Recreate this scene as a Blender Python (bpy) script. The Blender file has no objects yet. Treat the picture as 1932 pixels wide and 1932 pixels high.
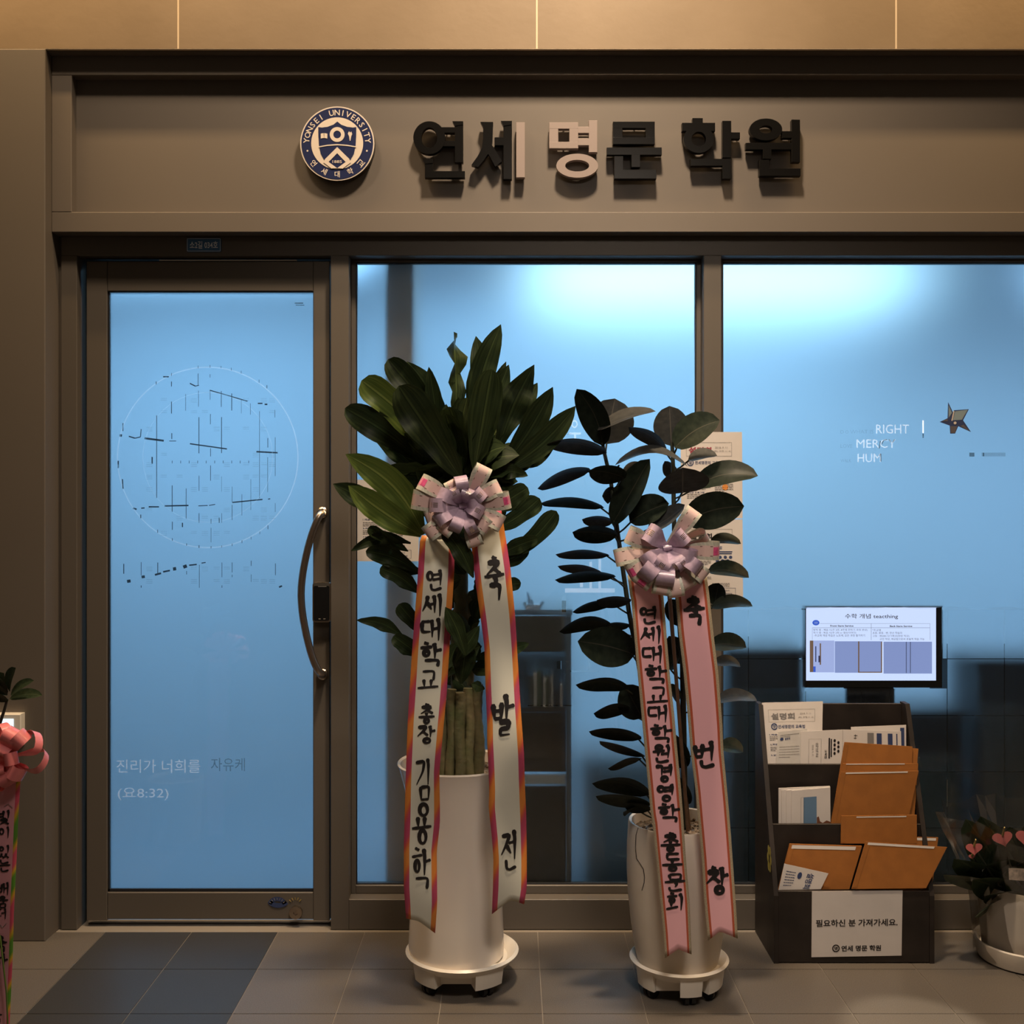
import bpy, bmesh, math, random
from mathutils import Vector, Matrix
random.seed(7)
S = bpy.context.scene
COL = S.collection
F = 2003.0          # focal length in pixels of the 1932 px wide photograph
EYE = 1.44

# ------------------------------------------------------------------ camera, world, light
cam_d = bpy.data.cameras.new('camera'); cam = bpy.data.objects.new('camera', cam_d); COL.objects.link(cam)
cam.location = (0, 0, EYE); cam.rotation_euler = (math.radians(90), 0, 0)
cam_d.sensor_fit = 'HORIZONTAL'; cam_d.sensor_width = 36; cam_d.lens = 36 * F / 1932
cam_d.clip_start = 0.05; S.camera = cam
w = bpy.data.worlds.new('world'); S.world = w; w.use_nodes = True
w.node_tree.nodes['Background'].inputs[0].default_value = (0.85, 0.62, 0.42, 1)
w.node_tree.nodes['Background'].inputs[1].default_value = 0.055
vs = S.view_settings
vs.view_transform = 'Standard'; vs.look = 'None'; vs.gamma = 1; vs.use_curve_mapping = False; vs.exposure = 0.0
S.cycles.use_denoising = True
S.cycles.max_bounces = 10; S.cycles.transmission_bounces = 8; S.cycles.transparent_max_bounces = 12
S.cycles.diffuse_bounces = 4; S.cycles.glossy_bounces = 4; S.cycles.sample_clamp_indirect = 4.0
S.cycles.caustics_reflective = False

def area(name, loc, target, sx, sy, power, col, spread=180):
    d = bpy.data.lights.new(name, 'AREA'); d.shape = 'RECTANGLE'; d.size = sx; d.size_y = sy
    d.energy = power; d.color = col; d.spread = math.radians(spread)
    o = bpy.data.objects.new(name, d); COL.objects.link(o); o.location = loc
    o.rotation_euler = (Vector(target) - Vector(loc)).to_track_quat('-Z', 'Y').to_euler()
    return o
WARM = (1.0, 0.76, 0.52)
COOL = (0.30, 0.64, 1.0)
# lobby downlights (above the frame)
area('lobby_downlight', (0.30, 2.55, 4.7), (0.30, 3.5, 2.0), 0.30, 0.22, 44, WARM, 90)
area('lobby_downlight', (-1.3, 2.4, 4.7), (-1.2, 3.5, 2.0), 0.30, 0.22, 8, WARM, 90)
area('added_front_fill', (0.50, 0.9, 3.4), (0.40, 3.15, 0.45), 0.7, 0.4, 9.5, (1.0, 0.84, 0.70), 80)  # added fill lamp in front, brightens the plants, pots and ribbons
# cove light that washes the stone band
area('cove_light', (-1.95, 3.22, 4.05), (-1.95, 3.6, 3.1), 2.4, 0.06, 37, (1.0, 0.64, 0.30), 150)
area('cove_light', (2.35, 3.22, 4.05), (2.35, 3.6, 3.1), 2.2, 0.06, 38, (1.0, 0.64, 0.30), 150)
# narrow spotlight making the pool of light on the floor at the right
sp = bpy.data.lights.new('floor_spot', 'SPOT'); sp.energy = 420; sp.color = (1.0, 0.86, 0.66)
sp.spot_size = math.radians(6.5); sp.spot_blend = 0.25; sp.shadow_soft_size = 0.03
spo = bpy.data.objects.new('floor_spot', sp); COL.objects.link(spo); spo.location = (1.55, 2.1, 3.6)
spo.rotation_euler = (Vector((1.13, 2.95, 0)) - Vector((1.55, 2.1, 3.6))).to_track_quat('-Z', 'Y').to_euler()
# interior lighting behind the frosted glass
area('room_light', (1.0, 5.7, 2.62), (1.0, 5.7, 0), 1.8, 1.0, 34, (0.42, 0.74, 0.95))
area('room_light', (0.3, 6.45, 2.62), (0.3, 6.8, 0), 3.0, 0.2, 20, COOL)
area('room_light', (-1.3, 4.85, 2.62), (-1.3, 5.0, 0), 1.3, 0.4, 36, COOL)
area('room_light', (3.0, 5.2, 2.62), (3.0, 5.2, 0), 0.9, 0.7, 40, (0.36, 0.66, 1.0))

# ------------------------------------------------------------------ helpers
def P(px, py, Y):
    return Vector(((px - 966) / F * Y, Y, EYE - (py - 966) / F * Y))

def root_loc(parent):
    v = Vector((0, 0, 0))
    while parent is not None:
        v += parent.location; parent = parent.parent
    return v

def mk(name, verts, faces, mat, parent=None, smooth=False, uvs=None, mats=None, fm=None, kind=None):
    """one mesh object; verts in world metres"""
    off = root_loc(parent)
    me = bpy.data.meshes.new(name)
    me.from_pydata([tuple(Vector(v) - off) for v in verts], [], faces)
    for m in (mats or [mat]): me.materials.append(m)
    if fm: me.polygons.foreach_set('material_index', fm)
    if uvs:
        ul = me.uv_layers.new(name='uv')
        for l in me.loops: ul.data[l.index].uv = uvs[l.vertex_index]
    if smooth: me.polygons.foreach_set('use_smooth', [True] * len(me.polygons))
    me.update()
    o = bpy.data.objects.new(name, me); COL.objects.link(o); o.parent = parent
    if kind: o['kind'] = kind
    return o

def empty(name, loc, label=None, cat=None, group=None, kind=None):
    o = bpy.data.objects.new(name, None); COL.objects.link(o); o.location = loc; o.empty_display_size = 0.05
    tag(o, label, cat, group, kind); return o

def tag(o, label=None, cat=None, group=None, kind=None):
    if label: o['label'] = label
    if cat: o['category'] = cat
    if group: o['group'] = group
    if kind: o['kind'] = kind
    return o

class MB:
    def __init__(s): s.v = []; s.f = []; s.u = []; s.m = []
    def add(s, vs_, fs_, us_=None, mi=0):
        n = len(s.v); s.v += [Vector(a) for a in vs_]; s.f += [tuple(i + n for i in f) for f in fs_]
        s.u += (us_ or [(0, 0)] * len(vs_)); s.m += [mi] * len(fs_); return s
    def box(s, x0, x1, y0, y1, z0, z1, c=0.0, mi=0):
        """box, edges chamfered by c on the front (towards the camera, -Y) """
        if c <= 0:
            vs_ = [(x, y, z) for y in (y0, y1) for z in (z0, z1) for x in (x0, x1)]
            return s.add(vs_, [(0, 1, 3, 2), (5, 4, 6, 7), (4, 0, 2, 6), (1, 5, 7, 3), (2, 3, 7, 6), (4, 5, 1, 0)], mi=mi)
        vs_ = [(x0 + c, y0, z0 + c), (x1 - c, y0, z0 + c), (x1 - c, y0, z1 - c), (x0 + c, y0, z1 - c),
               (x0, y0 + c, z0), (x1, y0 + c, z0), (x1, y0 + c, z1), (x0, y0 + c, z1),
               (x0, y1, z0), (x1, y1, z0), (x1, y1, z1), (x0, y1, z1)]
        fs_ = [(0, 1, 2, 3)]
        for a, b in ((0, 4), (4, 8)):
            for i in range(4):
                j = (i + 1) % 4; fs_.append((a + i, b + i, b + j, a + j))
        fs_.append((11, 10, 9, 8))
        return s.add(vs_, fs_, mi=mi)
    def tube(s, pts, rad, n=8, cap=True, mi=0):
        pts = [Vector(p) for p in pts]; rings = []
        rr = rad if isinstance(rad, (list, tuple)) else [rad] * len(pts)
        ref = Vector((0.13, 0.9, 0.31))
        vs_ = []
        for i, p in enumerate(pts):
            t = (pts[min(i + 1, len(pts) - 1)] - pts[max(i - 1, 0)]).normalized()
            a = t.cross(ref)
            if a.length < 1e-4: a = t.cross(Vector((1, 0, 0)))
            a.normalize(); b = t.cross(a)
            for k in range(n):
                th = 2 * math.pi * k / n
                vs_.append(p + (a * math.cos(th) + b * math.sin(th)) * rr[i])
        fs_ = []
        for i in range(len(pts) - 1):
            for k in range(n):
                k2 = (k + 1) % n
                fs_.append((i * n + k, i * n + k2, (i + 1) * n + k2, (i + 1) * n + k))
        if cap:
            fs_.append(tuple(range(n))[::-1]); fs_.append(tuple((len(pts) - 1) * n + k for k in range(n)))
        return s.add(vs_, fs_, [(k / n, i / max(1, len(pts) - 1)) for i in range(len(pts)) for k in range(n)], mi=mi)
    def lathe(s, cx, cy, prof, n=40, mi=0, a0=0, a1=2 * math.pi):
        full = abs(a1 - a0 - 2 * math.pi) < 1e-6
        nn = n if full else n + 1
        vs_ = []; us_ = []
        for r, z in prof:
            for k in range(nn):
                th = a0 + (a1 - a0) * k / n
                vs_.append((cx + r * math.cos(th), cy + r * math.sin(th), z)); us_.append((k / n, z))
        fs_ = []
        for i in range(len(prof) - 1):
            for k in range(n):
                k2 = (k + 1) % nn if full else k + 1
                fs_.append((i * nn + k, i * nn + k2, (i + 1) * nn + k2, (i + 1) * nn + k))
        return s.add(vs_, fs_, us_, mi=mi)
    def prism(s, poly, y0, y1, mi=0):
        """poly: list of (x,z), extruded from y0 (front) to y1"""
        n = len(poly)
        vs_ = [(x, y0, z) for x, z in poly] + [(x, y1, z) for x, z in poly]
        fs_ = [tuple(range(n)), tuple(range(2 * n - 1, n - 1, -1))] + [(i, n + i, n + (i + 1) % n, (i + 1) % n) for i in range(n)]
        return s.add(vs_, fs_, mi=mi)
    def ring(s, cx, cz, ro, ri, y0, y1, n=40, eo=1.0, ei=1.0, mi=0):
        """flat ring in the XZ plane; eo/ei squash the outer and inner ellipse vertically"""
        vs_ = []
        for y in (y0, y1):
            for r, e in ((ro, eo), (ri, ei)):
                for k in range(n):
                    th = 2 * math.pi * k / n; vs_.append((cx + r * math.cos(th), y, cz + r * e * math.sin(th)))
        fs_ = []
        for k in range(n):
            j = (k + 1) % n
            fs_ += [(k, n + k, n + j, j), (2 * n + k, 2 * n + j, 3 * n + j, 3 * n + k), (k, j, 2 * n + j, 2 * n + k), (n + k, 3 * n + k, 3 * n + j, n + j)]
        return s.add(vs_, fs_, mi=mi)
    def out(s, name, mat, parent=None, smooth=False, kind=None, mats=None):
        o = mk(name, s.v, s.f, mat, parent, smooth, uvs=s.u, mats=mats, fm=s.m if mats else None, kind=kind)
        if smooth:
            o.data.set_sharp_from_angle(angle=math.radians(38))
        return o

def circle(cx, cz, r, n=40): return [(cx + r * math.cos(2 * math.pi * k / n), cz + r * math.sin(2 * math.pi * k / n)) for k in range(n)]
def PX(pts, Y): return [((x - 966) / F * Y, EYE - (y - 966) / F * Y) for x, y in pts]
def pxbox(mb, x0, y0, x1, y1, Y, depth, c=0.0, mi=0):
    a = P(x0, y1, Y); b = P(x1, y0, Y); return mb.box(a.x, b.x, Y, Y + depth, a.z, b.z, c, mi)
def interp(poly, y):
    """poly: list of (x,y) ordered by y -> x at y"""
    if y <= poly[0][1]: return poly[0][0]
    for a, b in zip(poly, poly[1:]):
        if y <= b[1]:
            t = (y - a[1]) / (b[1] - a[1]); t2 = t
            return a[0] + (b[0] - a[0]) * t2
    return poly[-1][0]

# ------------------------------------------------------------------ materials
MATS = {}
def nodes_of(m): return m.node_tree.nodes, m.node_tree.links
def pbr(name, col, rough=0.5, metal=0.0, noise=0.0, nscale=8.0, bump=0.0, bscale=60.0, spec=0.5, coat=0.0, trans=0.0, col2=None, sheen=0.0, objvar=0.0, detail=4):
    m = bpy.data.materials.new(name); m.use_nodes = True; N, L = nodes_of(m); b = N['Principled BSDF']
    b.inputs['Base Color'].default_value = (*col, 1); b.inputs['Roughness'].default_value = rough
    b.inputs['Metallic'].default_value = metal; b.inputs['Specular IOR Level'].default_value = spec
    b.inputs['Coat Weight'].default_value = coat; b.inputs['Transmission Weight'].default_value = trans
    tc = N.new('ShaderNodeTexCoord')
    src = None
    if noise > 0 or col2:
        n = N.new('ShaderNodeTexNoise'); n.inputs['Scale'].default_value = nscale; n.inputs['Detail'].default_value = detail
        L.new(tc.outputs['Object'], n.inputs['Vector'])
        r = N.new('ShaderNodeValToRGB'); c2 = col2 or tuple(max(0, c * (1 - noise)) for c in col); c1 = tuple(min(1, c * (1 + noise)) for c in col) if not col2 else col
        r.color_ramp.elements[0].position = 0.35; r.color_ramp.elements[1].position = 0.65
        r.color_ramp.elements[0].color = (*c2, 1); r.color_ramp.elements[1].color = (*c1, 1)
        L.new(n.outputs['Fac'], r.inputs['Fac']); src = r.outputs['Color']; L.new(src, b.inputs['Base Color'])
    if objvar > 0:
        oi = N.new('ShaderNodeObjectInfo'); mr = N.new('ShaderNodeMapRange'); mr.inputs['To Min'].default_value = 1 - objvar; mr.inputs['To Max'].default_value = 1 + objvar
        L.new(oi.outputs['Random'], mr.inputs['Value']); hv = N.new('ShaderNodeHueSaturation')
        if src: L.new(src, hv.inputs['Color'])
        else: hv.inputs['Color'].default_value = (*col, 1)
        L.new(mr.outputs['Result'], hv.inputs['Value']); L.new(hv.outputs['Color'], b.inputs['Base Color'])
    if bump > 0:
        n2 = N.new('ShaderNodeTexNoise'); n2.inputs['Scale'].default_value = bscale; n2.inputs['Detail'].default_value = 5
        L.new(tc.outputs['Object'], n2.inputs['Vector'])
        bp = N.new('ShaderNodeBump'); bp.inputs['Strength'].default_value = bump; bp.inputs['Distance'].default_value = 0.01
        L.new(n2.outputs['Fac'], bp.inputs['Height']); L.new(bp.outputs['Normal'], b.inputs['Normal'])
    MATS[name] = m; return m
def emis(name, col, strength):
    m = bpy.data.materials.new(name); m.use_nodes = True; N, L = nodes_of(m); b = N['Principled BSDF']
    b.inputs['Base Color'].default_value = (0.02, 0.02, 0.02, 1); b.inputs['Roughness'].default_value = 0.4
    b.inputs['Emission Color'].default_value = (*col, 1); b.inputs['Emission Strength'].default_value = strength
    return m

taupe = pbr('taupe_powder_coat', (0.142, 0.122, 0.105), 0.5, bump=0.04, bscale=900, noise=0.03, nscale=1.5)
taupe_frame = pbr('taupe_frame_coat', (0.110, 0.095, 0.080), 0.5, bump=0.04, bscale=900)
taupe_dark = pbr('taupe_wall_paint', (0.135, 0.116, 0.098), 0.5, bump=0.04, bscale=700, noise=0.04, nscale=1.2)
gasket = pbr('black_rubber_gasket', (0.015, 0.017, 0.022), 0.45)
stone_m = pbr('beige_stone_cladding', (0.235, 0.172, 0.108), 0.55, col2=(0.19, 0.135, 0.08), nscale=2.2, detail=8, bump=0.05, bscale=40)
grout_l = pbr('pale_grout', (0.60, 0.48, 0.34), 0.7)
tile_l = pbr('warm_grey_floor_tile', (0.118, 0.103, 0.088), 0.4, noise=0.22, nscale=330, bump=0.03, bscale=500, objvar=0.05)
tile_d = pbr('dark_grey_floor_tile', (0.036, 0.036, 0.036), 0.42, noise=0.20, nscale=330, bump=0.03, bscale=500, objvar=0.05)
grout_f = pbr('floor_grout', (0.24, 0.21, 0.175), 0.8)
white_wall = pbr('white_painted_wall', (0.66, 0.68, 0.70), 0.7)
dark_furn = pbr('dark_grey_laminate', (0.010, 0.011, 0.013), 0.6)
mid_furn = pbr('grey_laminate', (0.085, 0.085, 0.075), 0.55)
brown_furn = pbr('brown_laminate', (0.05, 0.035, 0.025), 0.5)
column_m = pbr('brown_column_paint', (0.62, 0.44, 0.29), 0.5)
inner_floor_m = pbr('grey_vinyl_floor', (0.26, 0.28, 0.31), 0.4)
chrome = pbr('polished_steel', (0.75, 0.72, 0.68), 0.16, metal=1)
brushed = pbr('brushed_bronze_steel', (0.48, 0.40, 0.33), 0.28, metal=1)
blackgloss = pbr('black_gloss_plastic', (0.006, 0.006, 0.007), 0.12, coat=0.4)
sign_black = pbr('black_lacquered_metal', (0.003, 0.0028, 0.0028), 0.3, spec=0.25)
sign_pale = pbr('pale_painted_reflection', (0.25, 0.205, 0.195), 0.5)  # pale tone paints a bright reflection into the polished letter faces
sign_side = pbr('dark_metal_edge', (0.03, 0.025, 0.022), 0.4)
navy = pbr('navy_enamel', (0.012, 0.020, 0.08), 0.35)
cream = pbr('cream_enamel', (0.66, 0.59, 0.52), 0.4)
blue_plate = pbr('blue_address_plate', (0.05, 0.16, 0.36), 0.4)
pale_text = pbr('pale_plate_print', (0.9, 0.95, 1.0), 0.5)
paper = pbr('white_paper', (0.66, 0.62, 0.60), 0.7, noise=0.02, nscale=20)
paper2 = pbr('folded_newsprint', (0.58, 0.56, 0.54), 0.75, noise=0.05, nscale=30)
ink = pbr('black_ink', (0.012, 0.010, 0.012), 0.5)
ink_grey = pbr('grey_ink', (0.20, 0.19, 0.19), 0.6)
ink_navy = pbr('navy_ink', (0.03, 0.05, 0.14), 0.6)
ink_red = pbr('dark_red_ink', (0.30, 0.03, 0.06), 0.6)
ink_blue = pbr('steel_blue_ink', (0.12, 0.22, 0.36), 0.6)
ink_orange = pbr('orange_ink', (0.75, 0.28, 0.06), 0.6)
kraft = pbr('orange_kraft_paper', (0.30, 0.110, 0.020), 0.65, noise=0.07, nscale=25, bump=0.03, bscale=300, objvar=0.08)
rack_m = pbr('black_brown_laminate', (0.018, 0.013, 0.011), 0.5, noise=0.3, nscale=12)
ceramic = pbr('cream_glazed_ceramic', (0.88, 0.80, 0.71), 0.22, coat=0.3, noise=0.02, nscale=6)
stoneware = pbr('matt_cream_stoneware', (0.66, 0.60, 0.52), 0.5, noise=0.05, nscale=5, bump=0.04, bscale=80)
tray_m = pbr('ivory_plastic', (0.85, 0.80, 0.72), 0.35)
black_pl = pbr('black_plastic', (0.012, 0.012, 0.012), 0.4)
soil_m = pbr('pebbly_soil', (0.16, 0.12, 0.085), 0.9, noise=0.6, nscale=90, bump=0.8, bscale=110)
wood_stake = pbr('brown_wooden_stake', (0.13, 0.07, 0.035), 0.7, noise=0.2, nscale=30)
stem_dark = pbr('dark_green_stem', (0.022, 0.026, 0.016), 0.5)
ghost_l = pbr('pale_vinyl_trace', (0.55, 0.60, 0.62), 0.5)

def film_mat(name, rough=0.62, ior=1.42, col=(0.93, 0.97, 1.0), tr=0.10, gloss=0.05):
    m = bpy.data.materials.new(name); m.use_nodes = True; N, L = nodes_of(m)
    for n in list(N): N.remove(n)
    o = N.new('ShaderNodeOutputMaterial')
    rf = N.new('ShaderNodeBsdfRefraction'); rf.inputs['Color'].default_value = (*col, 1); rf.inputs['Roughness'].default_value = rough; rf.inputs['IOR'].default_value = ior
    tl = N.new('ShaderNodeBsdfTranslucent'); tl.inputs['Color'].default_value = (*[c * .95 for c in col], 1)
    df = N.new('ShaderNodeBsdfGlossy'); df.inputs['Color'].default_value = (.8, .8, .8, 1); df.inputs['Roughness'].default_value = 0.35
    m1 = N.new('ShaderNodeMixShader'); m1.inputs[0].default_value = tr
    m2 = N.new('ShaderNodeMixShader'); m2.inputs[0].default_value = gloss
    L.new(rf.outputs[0], m1.inputs[1]); L.new(tl.outputs[0], m1.inputs[2]); L.new(m1.outputs[0], m2.inputs[1]); L.new(df.outputs[0], m2.inputs[2])
    L.new(m2.outputs[0], o.inputs['Surface'])
    return m
film = film_mat('frosted_film')
film_low = film_mat('frosted_film_square', rough=0.50, tr=0.01, gloss=0.03)
def clear_mat(name, refl=0.06, tint=(0.96, 0.98, 0.99), rough=0.02):
    m = bpy.data.materials.new(name); m.use_nodes = True; N, L = nodes_of(m)
    for n in list(N): N.remove(n)
    o = N.new('ShaderNodeOutputMaterial'); t = N.new('ShaderNodeBsdfTransparent'); t.inputs[0].default_value = (*tint, 1)
    g = N.new('ShaderNodeBsdfGlossy'); g.inputs['Roughness'].default_value = rough
    lw = N.new('ShaderNodeLayerWeight'); lw.inputs[0].default_value = 0.25
    ma = N.new('ShaderNodeMath'); ma.operation = 'MULTIPLY_ADD'; ma.inputs[1].default_value = 0.6; ma.inputs[2].default_value = refl
    L.new(lw.outputs['Fresnel'], ma.inputs[0])
    mx = N.new('ShaderNodeMixShader'); L.new(ma.outputs[0], mx.inputs[0]); L.new(t.outputs[0], mx.inputs[1]); L.new(g.outputs[0], mx.inputs[2]); L.new(mx.outputs[0], o.inputs['Surface'])
    return m
glass = clear_mat('clear_window_glass', refl=0.03)
cello = clear_mat('clear_cellophane', refl=0.10, tint=(0.93, 0.93, 0.92), rough=0.12)

def leaf_mat(name, dark, light, vein, rough=0.35, objvar=0.35, trans=0.12, streak=True, vein_w=0.03, spec=0.2):
    m = bpy.data.materials.new(name); m.use_nodes = True; N, L = nodes_of(m); b = N['Principled BSDF']
    b.inputs['Roughness'].default_value = rough; b.inputs['Specular IOR Level'].default_value = spec
    uv = N.new('ShaderNodeUVMap'); uv.uv_map = 'uv'; sx = N.new('ShaderNodeSeparateXYZ'); L.new(uv.outputs[0], sx.inputs[0])
    mp = N.new('ShaderNodeMapping'); mp.inputs['Scale'].default_value = (14, 1.5, 1) if streak else (5, 9, 1); L.new(uv.outputs[0], mp.inputs[0])
    no = N.new('ShaderNodeTexNoise'); no.inputs['Scale'].default_value = 1.0; L.new(mp.outputs[0], no.inputs['Vector'])
    r = N.new('ShaderNodeValToRGB'); r.color_ramp.elements[0].position = 0.35; r.color_ramp.elements[1].position = 0.72
    r.color_ramp.elements[0].color = (*dark, 1); r.color_ramp.elements[1].color = (*light, 1); L.new(no.outputs['Fac'], r.inputs['Fac'])
    # midrib
    d = N.new('ShaderNodeMath'); d.operation = 'SUBTRACT'; d.inputs[1].default_value = 0.5; L.new(sx.outputs['X'], d.inputs[0])
    a = N.new('ShaderNodeMath'); a.operation = 'ABSOLUTE'; L.new(d.outputs[0], a.inputs[0])
    lt = N.new('ShaderNodeMath'); lt.operation = 'LESS_THAN'; lt.inputs[1].default_value = vein_w; L.new(a.outputs[0], lt.inputs[0])
    mx = N.new('ShaderNodeMixRGB'); mx.inputs['Color2'].default_value = (*vein, 1); L.new(lt.outputs[0], mx.inputs['Fac']); L.new(r.outputs['Color'], mx.inputs['Color1'])
    oi = N.new('ShaderNodeObjectInfo'); mr = N.new('ShaderNodeMapRange'); mr.inputs['To Min'].default_value = 1 - objvar; mr.inputs['To Max'].default_value = 1 + objvar
    L.new(oi.outputs['Random'], mr.inputs['Value']); hv = N.new('ShaderNodeHueSaturation'); L.new(mx.outputs[0], hv.inputs['Color']); L.new(mr.outputs[0], hv.inputs['Value'])
    L.new(hv.outputs[0], b.inputs['Base Color'])
    tl = N.new('ShaderNodeBsdfTranslucent'); L.new(hv.outputs[0], tl.inputs[0])
    ms = N.new('ShaderNodeMixShader'); ms.inputs[0].default_value = trans
    L.new(b.outputs[0], ms.inputs[1]); L.new(tl.outputs[0], ms.inputs[2]); L.new(ms.outputs[0], N['Material Output'].inputs['Surface'])
    return m
dleaf = leaf_mat('dracaena_leaf_green', (0.014, 0.024, 0.010), (0.040, 0.058, 0.020), (0.055, 0.078, 0.026), rough=.42)
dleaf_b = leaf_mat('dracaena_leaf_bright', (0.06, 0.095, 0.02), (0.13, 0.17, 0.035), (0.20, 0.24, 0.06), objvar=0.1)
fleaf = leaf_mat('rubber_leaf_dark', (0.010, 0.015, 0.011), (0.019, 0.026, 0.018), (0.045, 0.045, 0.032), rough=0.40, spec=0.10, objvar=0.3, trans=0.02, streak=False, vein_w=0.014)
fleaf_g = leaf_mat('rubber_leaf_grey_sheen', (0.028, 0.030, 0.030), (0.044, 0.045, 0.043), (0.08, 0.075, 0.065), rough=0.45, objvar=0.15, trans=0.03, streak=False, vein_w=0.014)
aleaf = leaf_mat('anthurium_leaf', (0.03, 0.048, 0.03), (0.055, 0.08, 0.045), (0.09, 0.11, 0.07), rough=0.28, trans=0.05, streak=False)
spathe_m = pbr('pink_waxy_spathe', (0.62, 0.17, 0.17), 0.28, coat=0.3)
spadix_m = pbr('pale_spadix', (0.45, 0.35, 0.12), 0.6)
cane_m = pbr('olive_cane', (0.075, 0.085, 0.03), 0.6, col2=(0.15, 0.12, 0.06), nscale=14, objvar=0.3, bump=0.2, bscale=70)

def ribbon_mat(name, centre, edge_a, edge_b, edge_c, e0, e1, scale, glitter=False):
    """u: 0..1 across, border bands coloured by a gradient along v"""
    m = bpy.data.materials.new(name); m.use_nodes = True; N, L = nodes_of(m); b = N['Principled BSDF']
    b.inputs['Roughness'].default_value = 0.42
    uv = N.new('ShaderNodeUVMap'); uv.uv_map = 'uv'; sx = N.new('ShaderNodeSeparateXYZ'); L.new(uv.outputs[0], sx.inputs[0])
    d = N.new('ShaderNodeMath'); d.operation = 'SUBTRACT'; d.inputs[1].default_value = 0.5; L.new(sx.outputs['X'], d.inputs[0])
    a = N.new('ShaderNodeMath'); a.operation = 'ABSOLUTE'; L.new(d.outputs[0], a.inputs[0])
    mp = N.new('ShaderNodeMapping'); mp.inputs['Scale'].default_value = (0.8, scale, 1); L.new(uv.outputs[0], mp.inputs[0])
    if glitter:
        ns = N.new('ShaderNodeTexNoise'); mp.inputs['Scale'].default_value = (30, scale, 1); ns.inputs['Scale'].default_value = 6; L.new(mp.outputs[0], ns.inputs['Vector']); fac = ns.outputs['Fac']
    else:
        wv = N.new('ShaderNodeTexWave'); wv.wave_type = 'BANDS'; wv.bands_direction = 'DIAGONAL'; wv.inputs['Scale'].default_value = 1.0; wv.inputs['Distortion'].default_value = 2.5; wv.inputs['Detail'].default_value = 1
        L.new(mp.outputs[0], wv.inputs['Vector']); fac = wv.outputs['Fac']
    r = N.new('ShaderNodeValToRGB'); e = r.color_ramp.elements
    e[0].position = 0.15; e[0].color = (*edge_a, 1); e[1].position = 0.85; e[1].color = (*edge_c, 1); k = e.new(0.5); k.color = (*edge_b, 1)
    L.new(fac, r.inputs['Fac'])
    def step(th):
        g = N.new('ShaderNodeMath'); g.operation = 'GREATER_THAN'; g.inputs[1].default_value = th; L.new(a.outputs[0], g.inputs[0]); return g
    mx = N.new('ShaderNodeMixRGB'); mx.inputs['Color1'].default_value = (*centre, 1)
    L.new(step(e0).outputs[0], mx.inputs['Fac']); L.new(r.outputs['Color'], mx.inputs['Color2'])
    src = mx
    if e1:
        m2 = N.new('ShaderNodeMixRGB'); m2.inputs['Color2'].default_value = (0.36, 0.30, 0.20, 1)
        ns2 = N.new('ShaderNodeTexNoise'); mp2 = N.new('ShaderNodeMapping'); mp2.inputs['Scale'].default_value = (40, 900, 1); L.new(uv.outputs[0], mp2.inputs[0]); L.new(mp2.outputs[0], ns2.inputs['Vector']); ns2.inputs['Scale'].default_value = 1
        r2 = N.new('ShaderNodeValToRGB'); r2.color_ramp.elements[0].position = .35; r2.color_ramp.elements[1].position = .7; r2.color_ramp.elements[0].color = (.30, .24, .15, 1); r2.color_ramp.elements[1].color = (.62, .55, .42, 1)
        L.new(ns2.outputs['Fac'], r2.inputs[0]); L.new(r2.outputs[0], m2.inputs['Color2'])
        L.new(step(e1).outputs[0], m2.inputs['Fac']); L.new(mx.outputs[0], m2.inputs['Color1']); src = m2
    L.new(src.outputs[0], b.inputs['Base Color'])
    return m
rib1 = ribbon_mat('cream_ribbon_rainbow_edge', (0.66, 0.66, 0.58), (0.66, 0.23, 0.045), (0.56, 0.10, 0.055), (0.44, 0.06, 0.13), 0.335, None, 4.6)
rib2 = ribbon_mat('pink_ribbon_gold_edge', (0.92, 0.50, 0.56), (0.40, 0.06, 0.04), (0.50, 0.10, 0.05), (0.45, 0.20, 0.08), 0.345, 0.415, 60, glitter=True)
rib3 = ribbon_mat('pink_ribbon_green_edge', (0.78, 0.36, 0.42), (0.10, 0.28, 0.03), (0.65, 0.38, 0.03), (0.60, 0.08, 0.14), 0.40, None, 5.0)
bow_mauve = pbr('mauve_ribbon', (0.40, 0.30, 0.40), 0.3, noise=0.12, nscale=60, objvar=0.12, coat=0.2)
bow_gold = pbr('gold_foil_glint', (0.80, 0.60, 0.42), 0.2, metal=1)
bow_flower = pbr('magenta_flower_print', (0.62, 0.08, 0.22), 0.45, noise=0.25, nscale=60)
bow_pink = pbr('coral_pink_satin', (0.85, 0.24, 0.25), 0.33, objvar=0.15, noise=0.06, nscale=15, coat=0.2)
bow_pale = ribbon_mat('pale_bow_ribbon', (0.66, 0.47, 0.44), (0.50, 0.50, 0.42), (0.58, 0.55, 0.46), (0.46, 0.46, 0.38), 0.31, None, 8)

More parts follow.
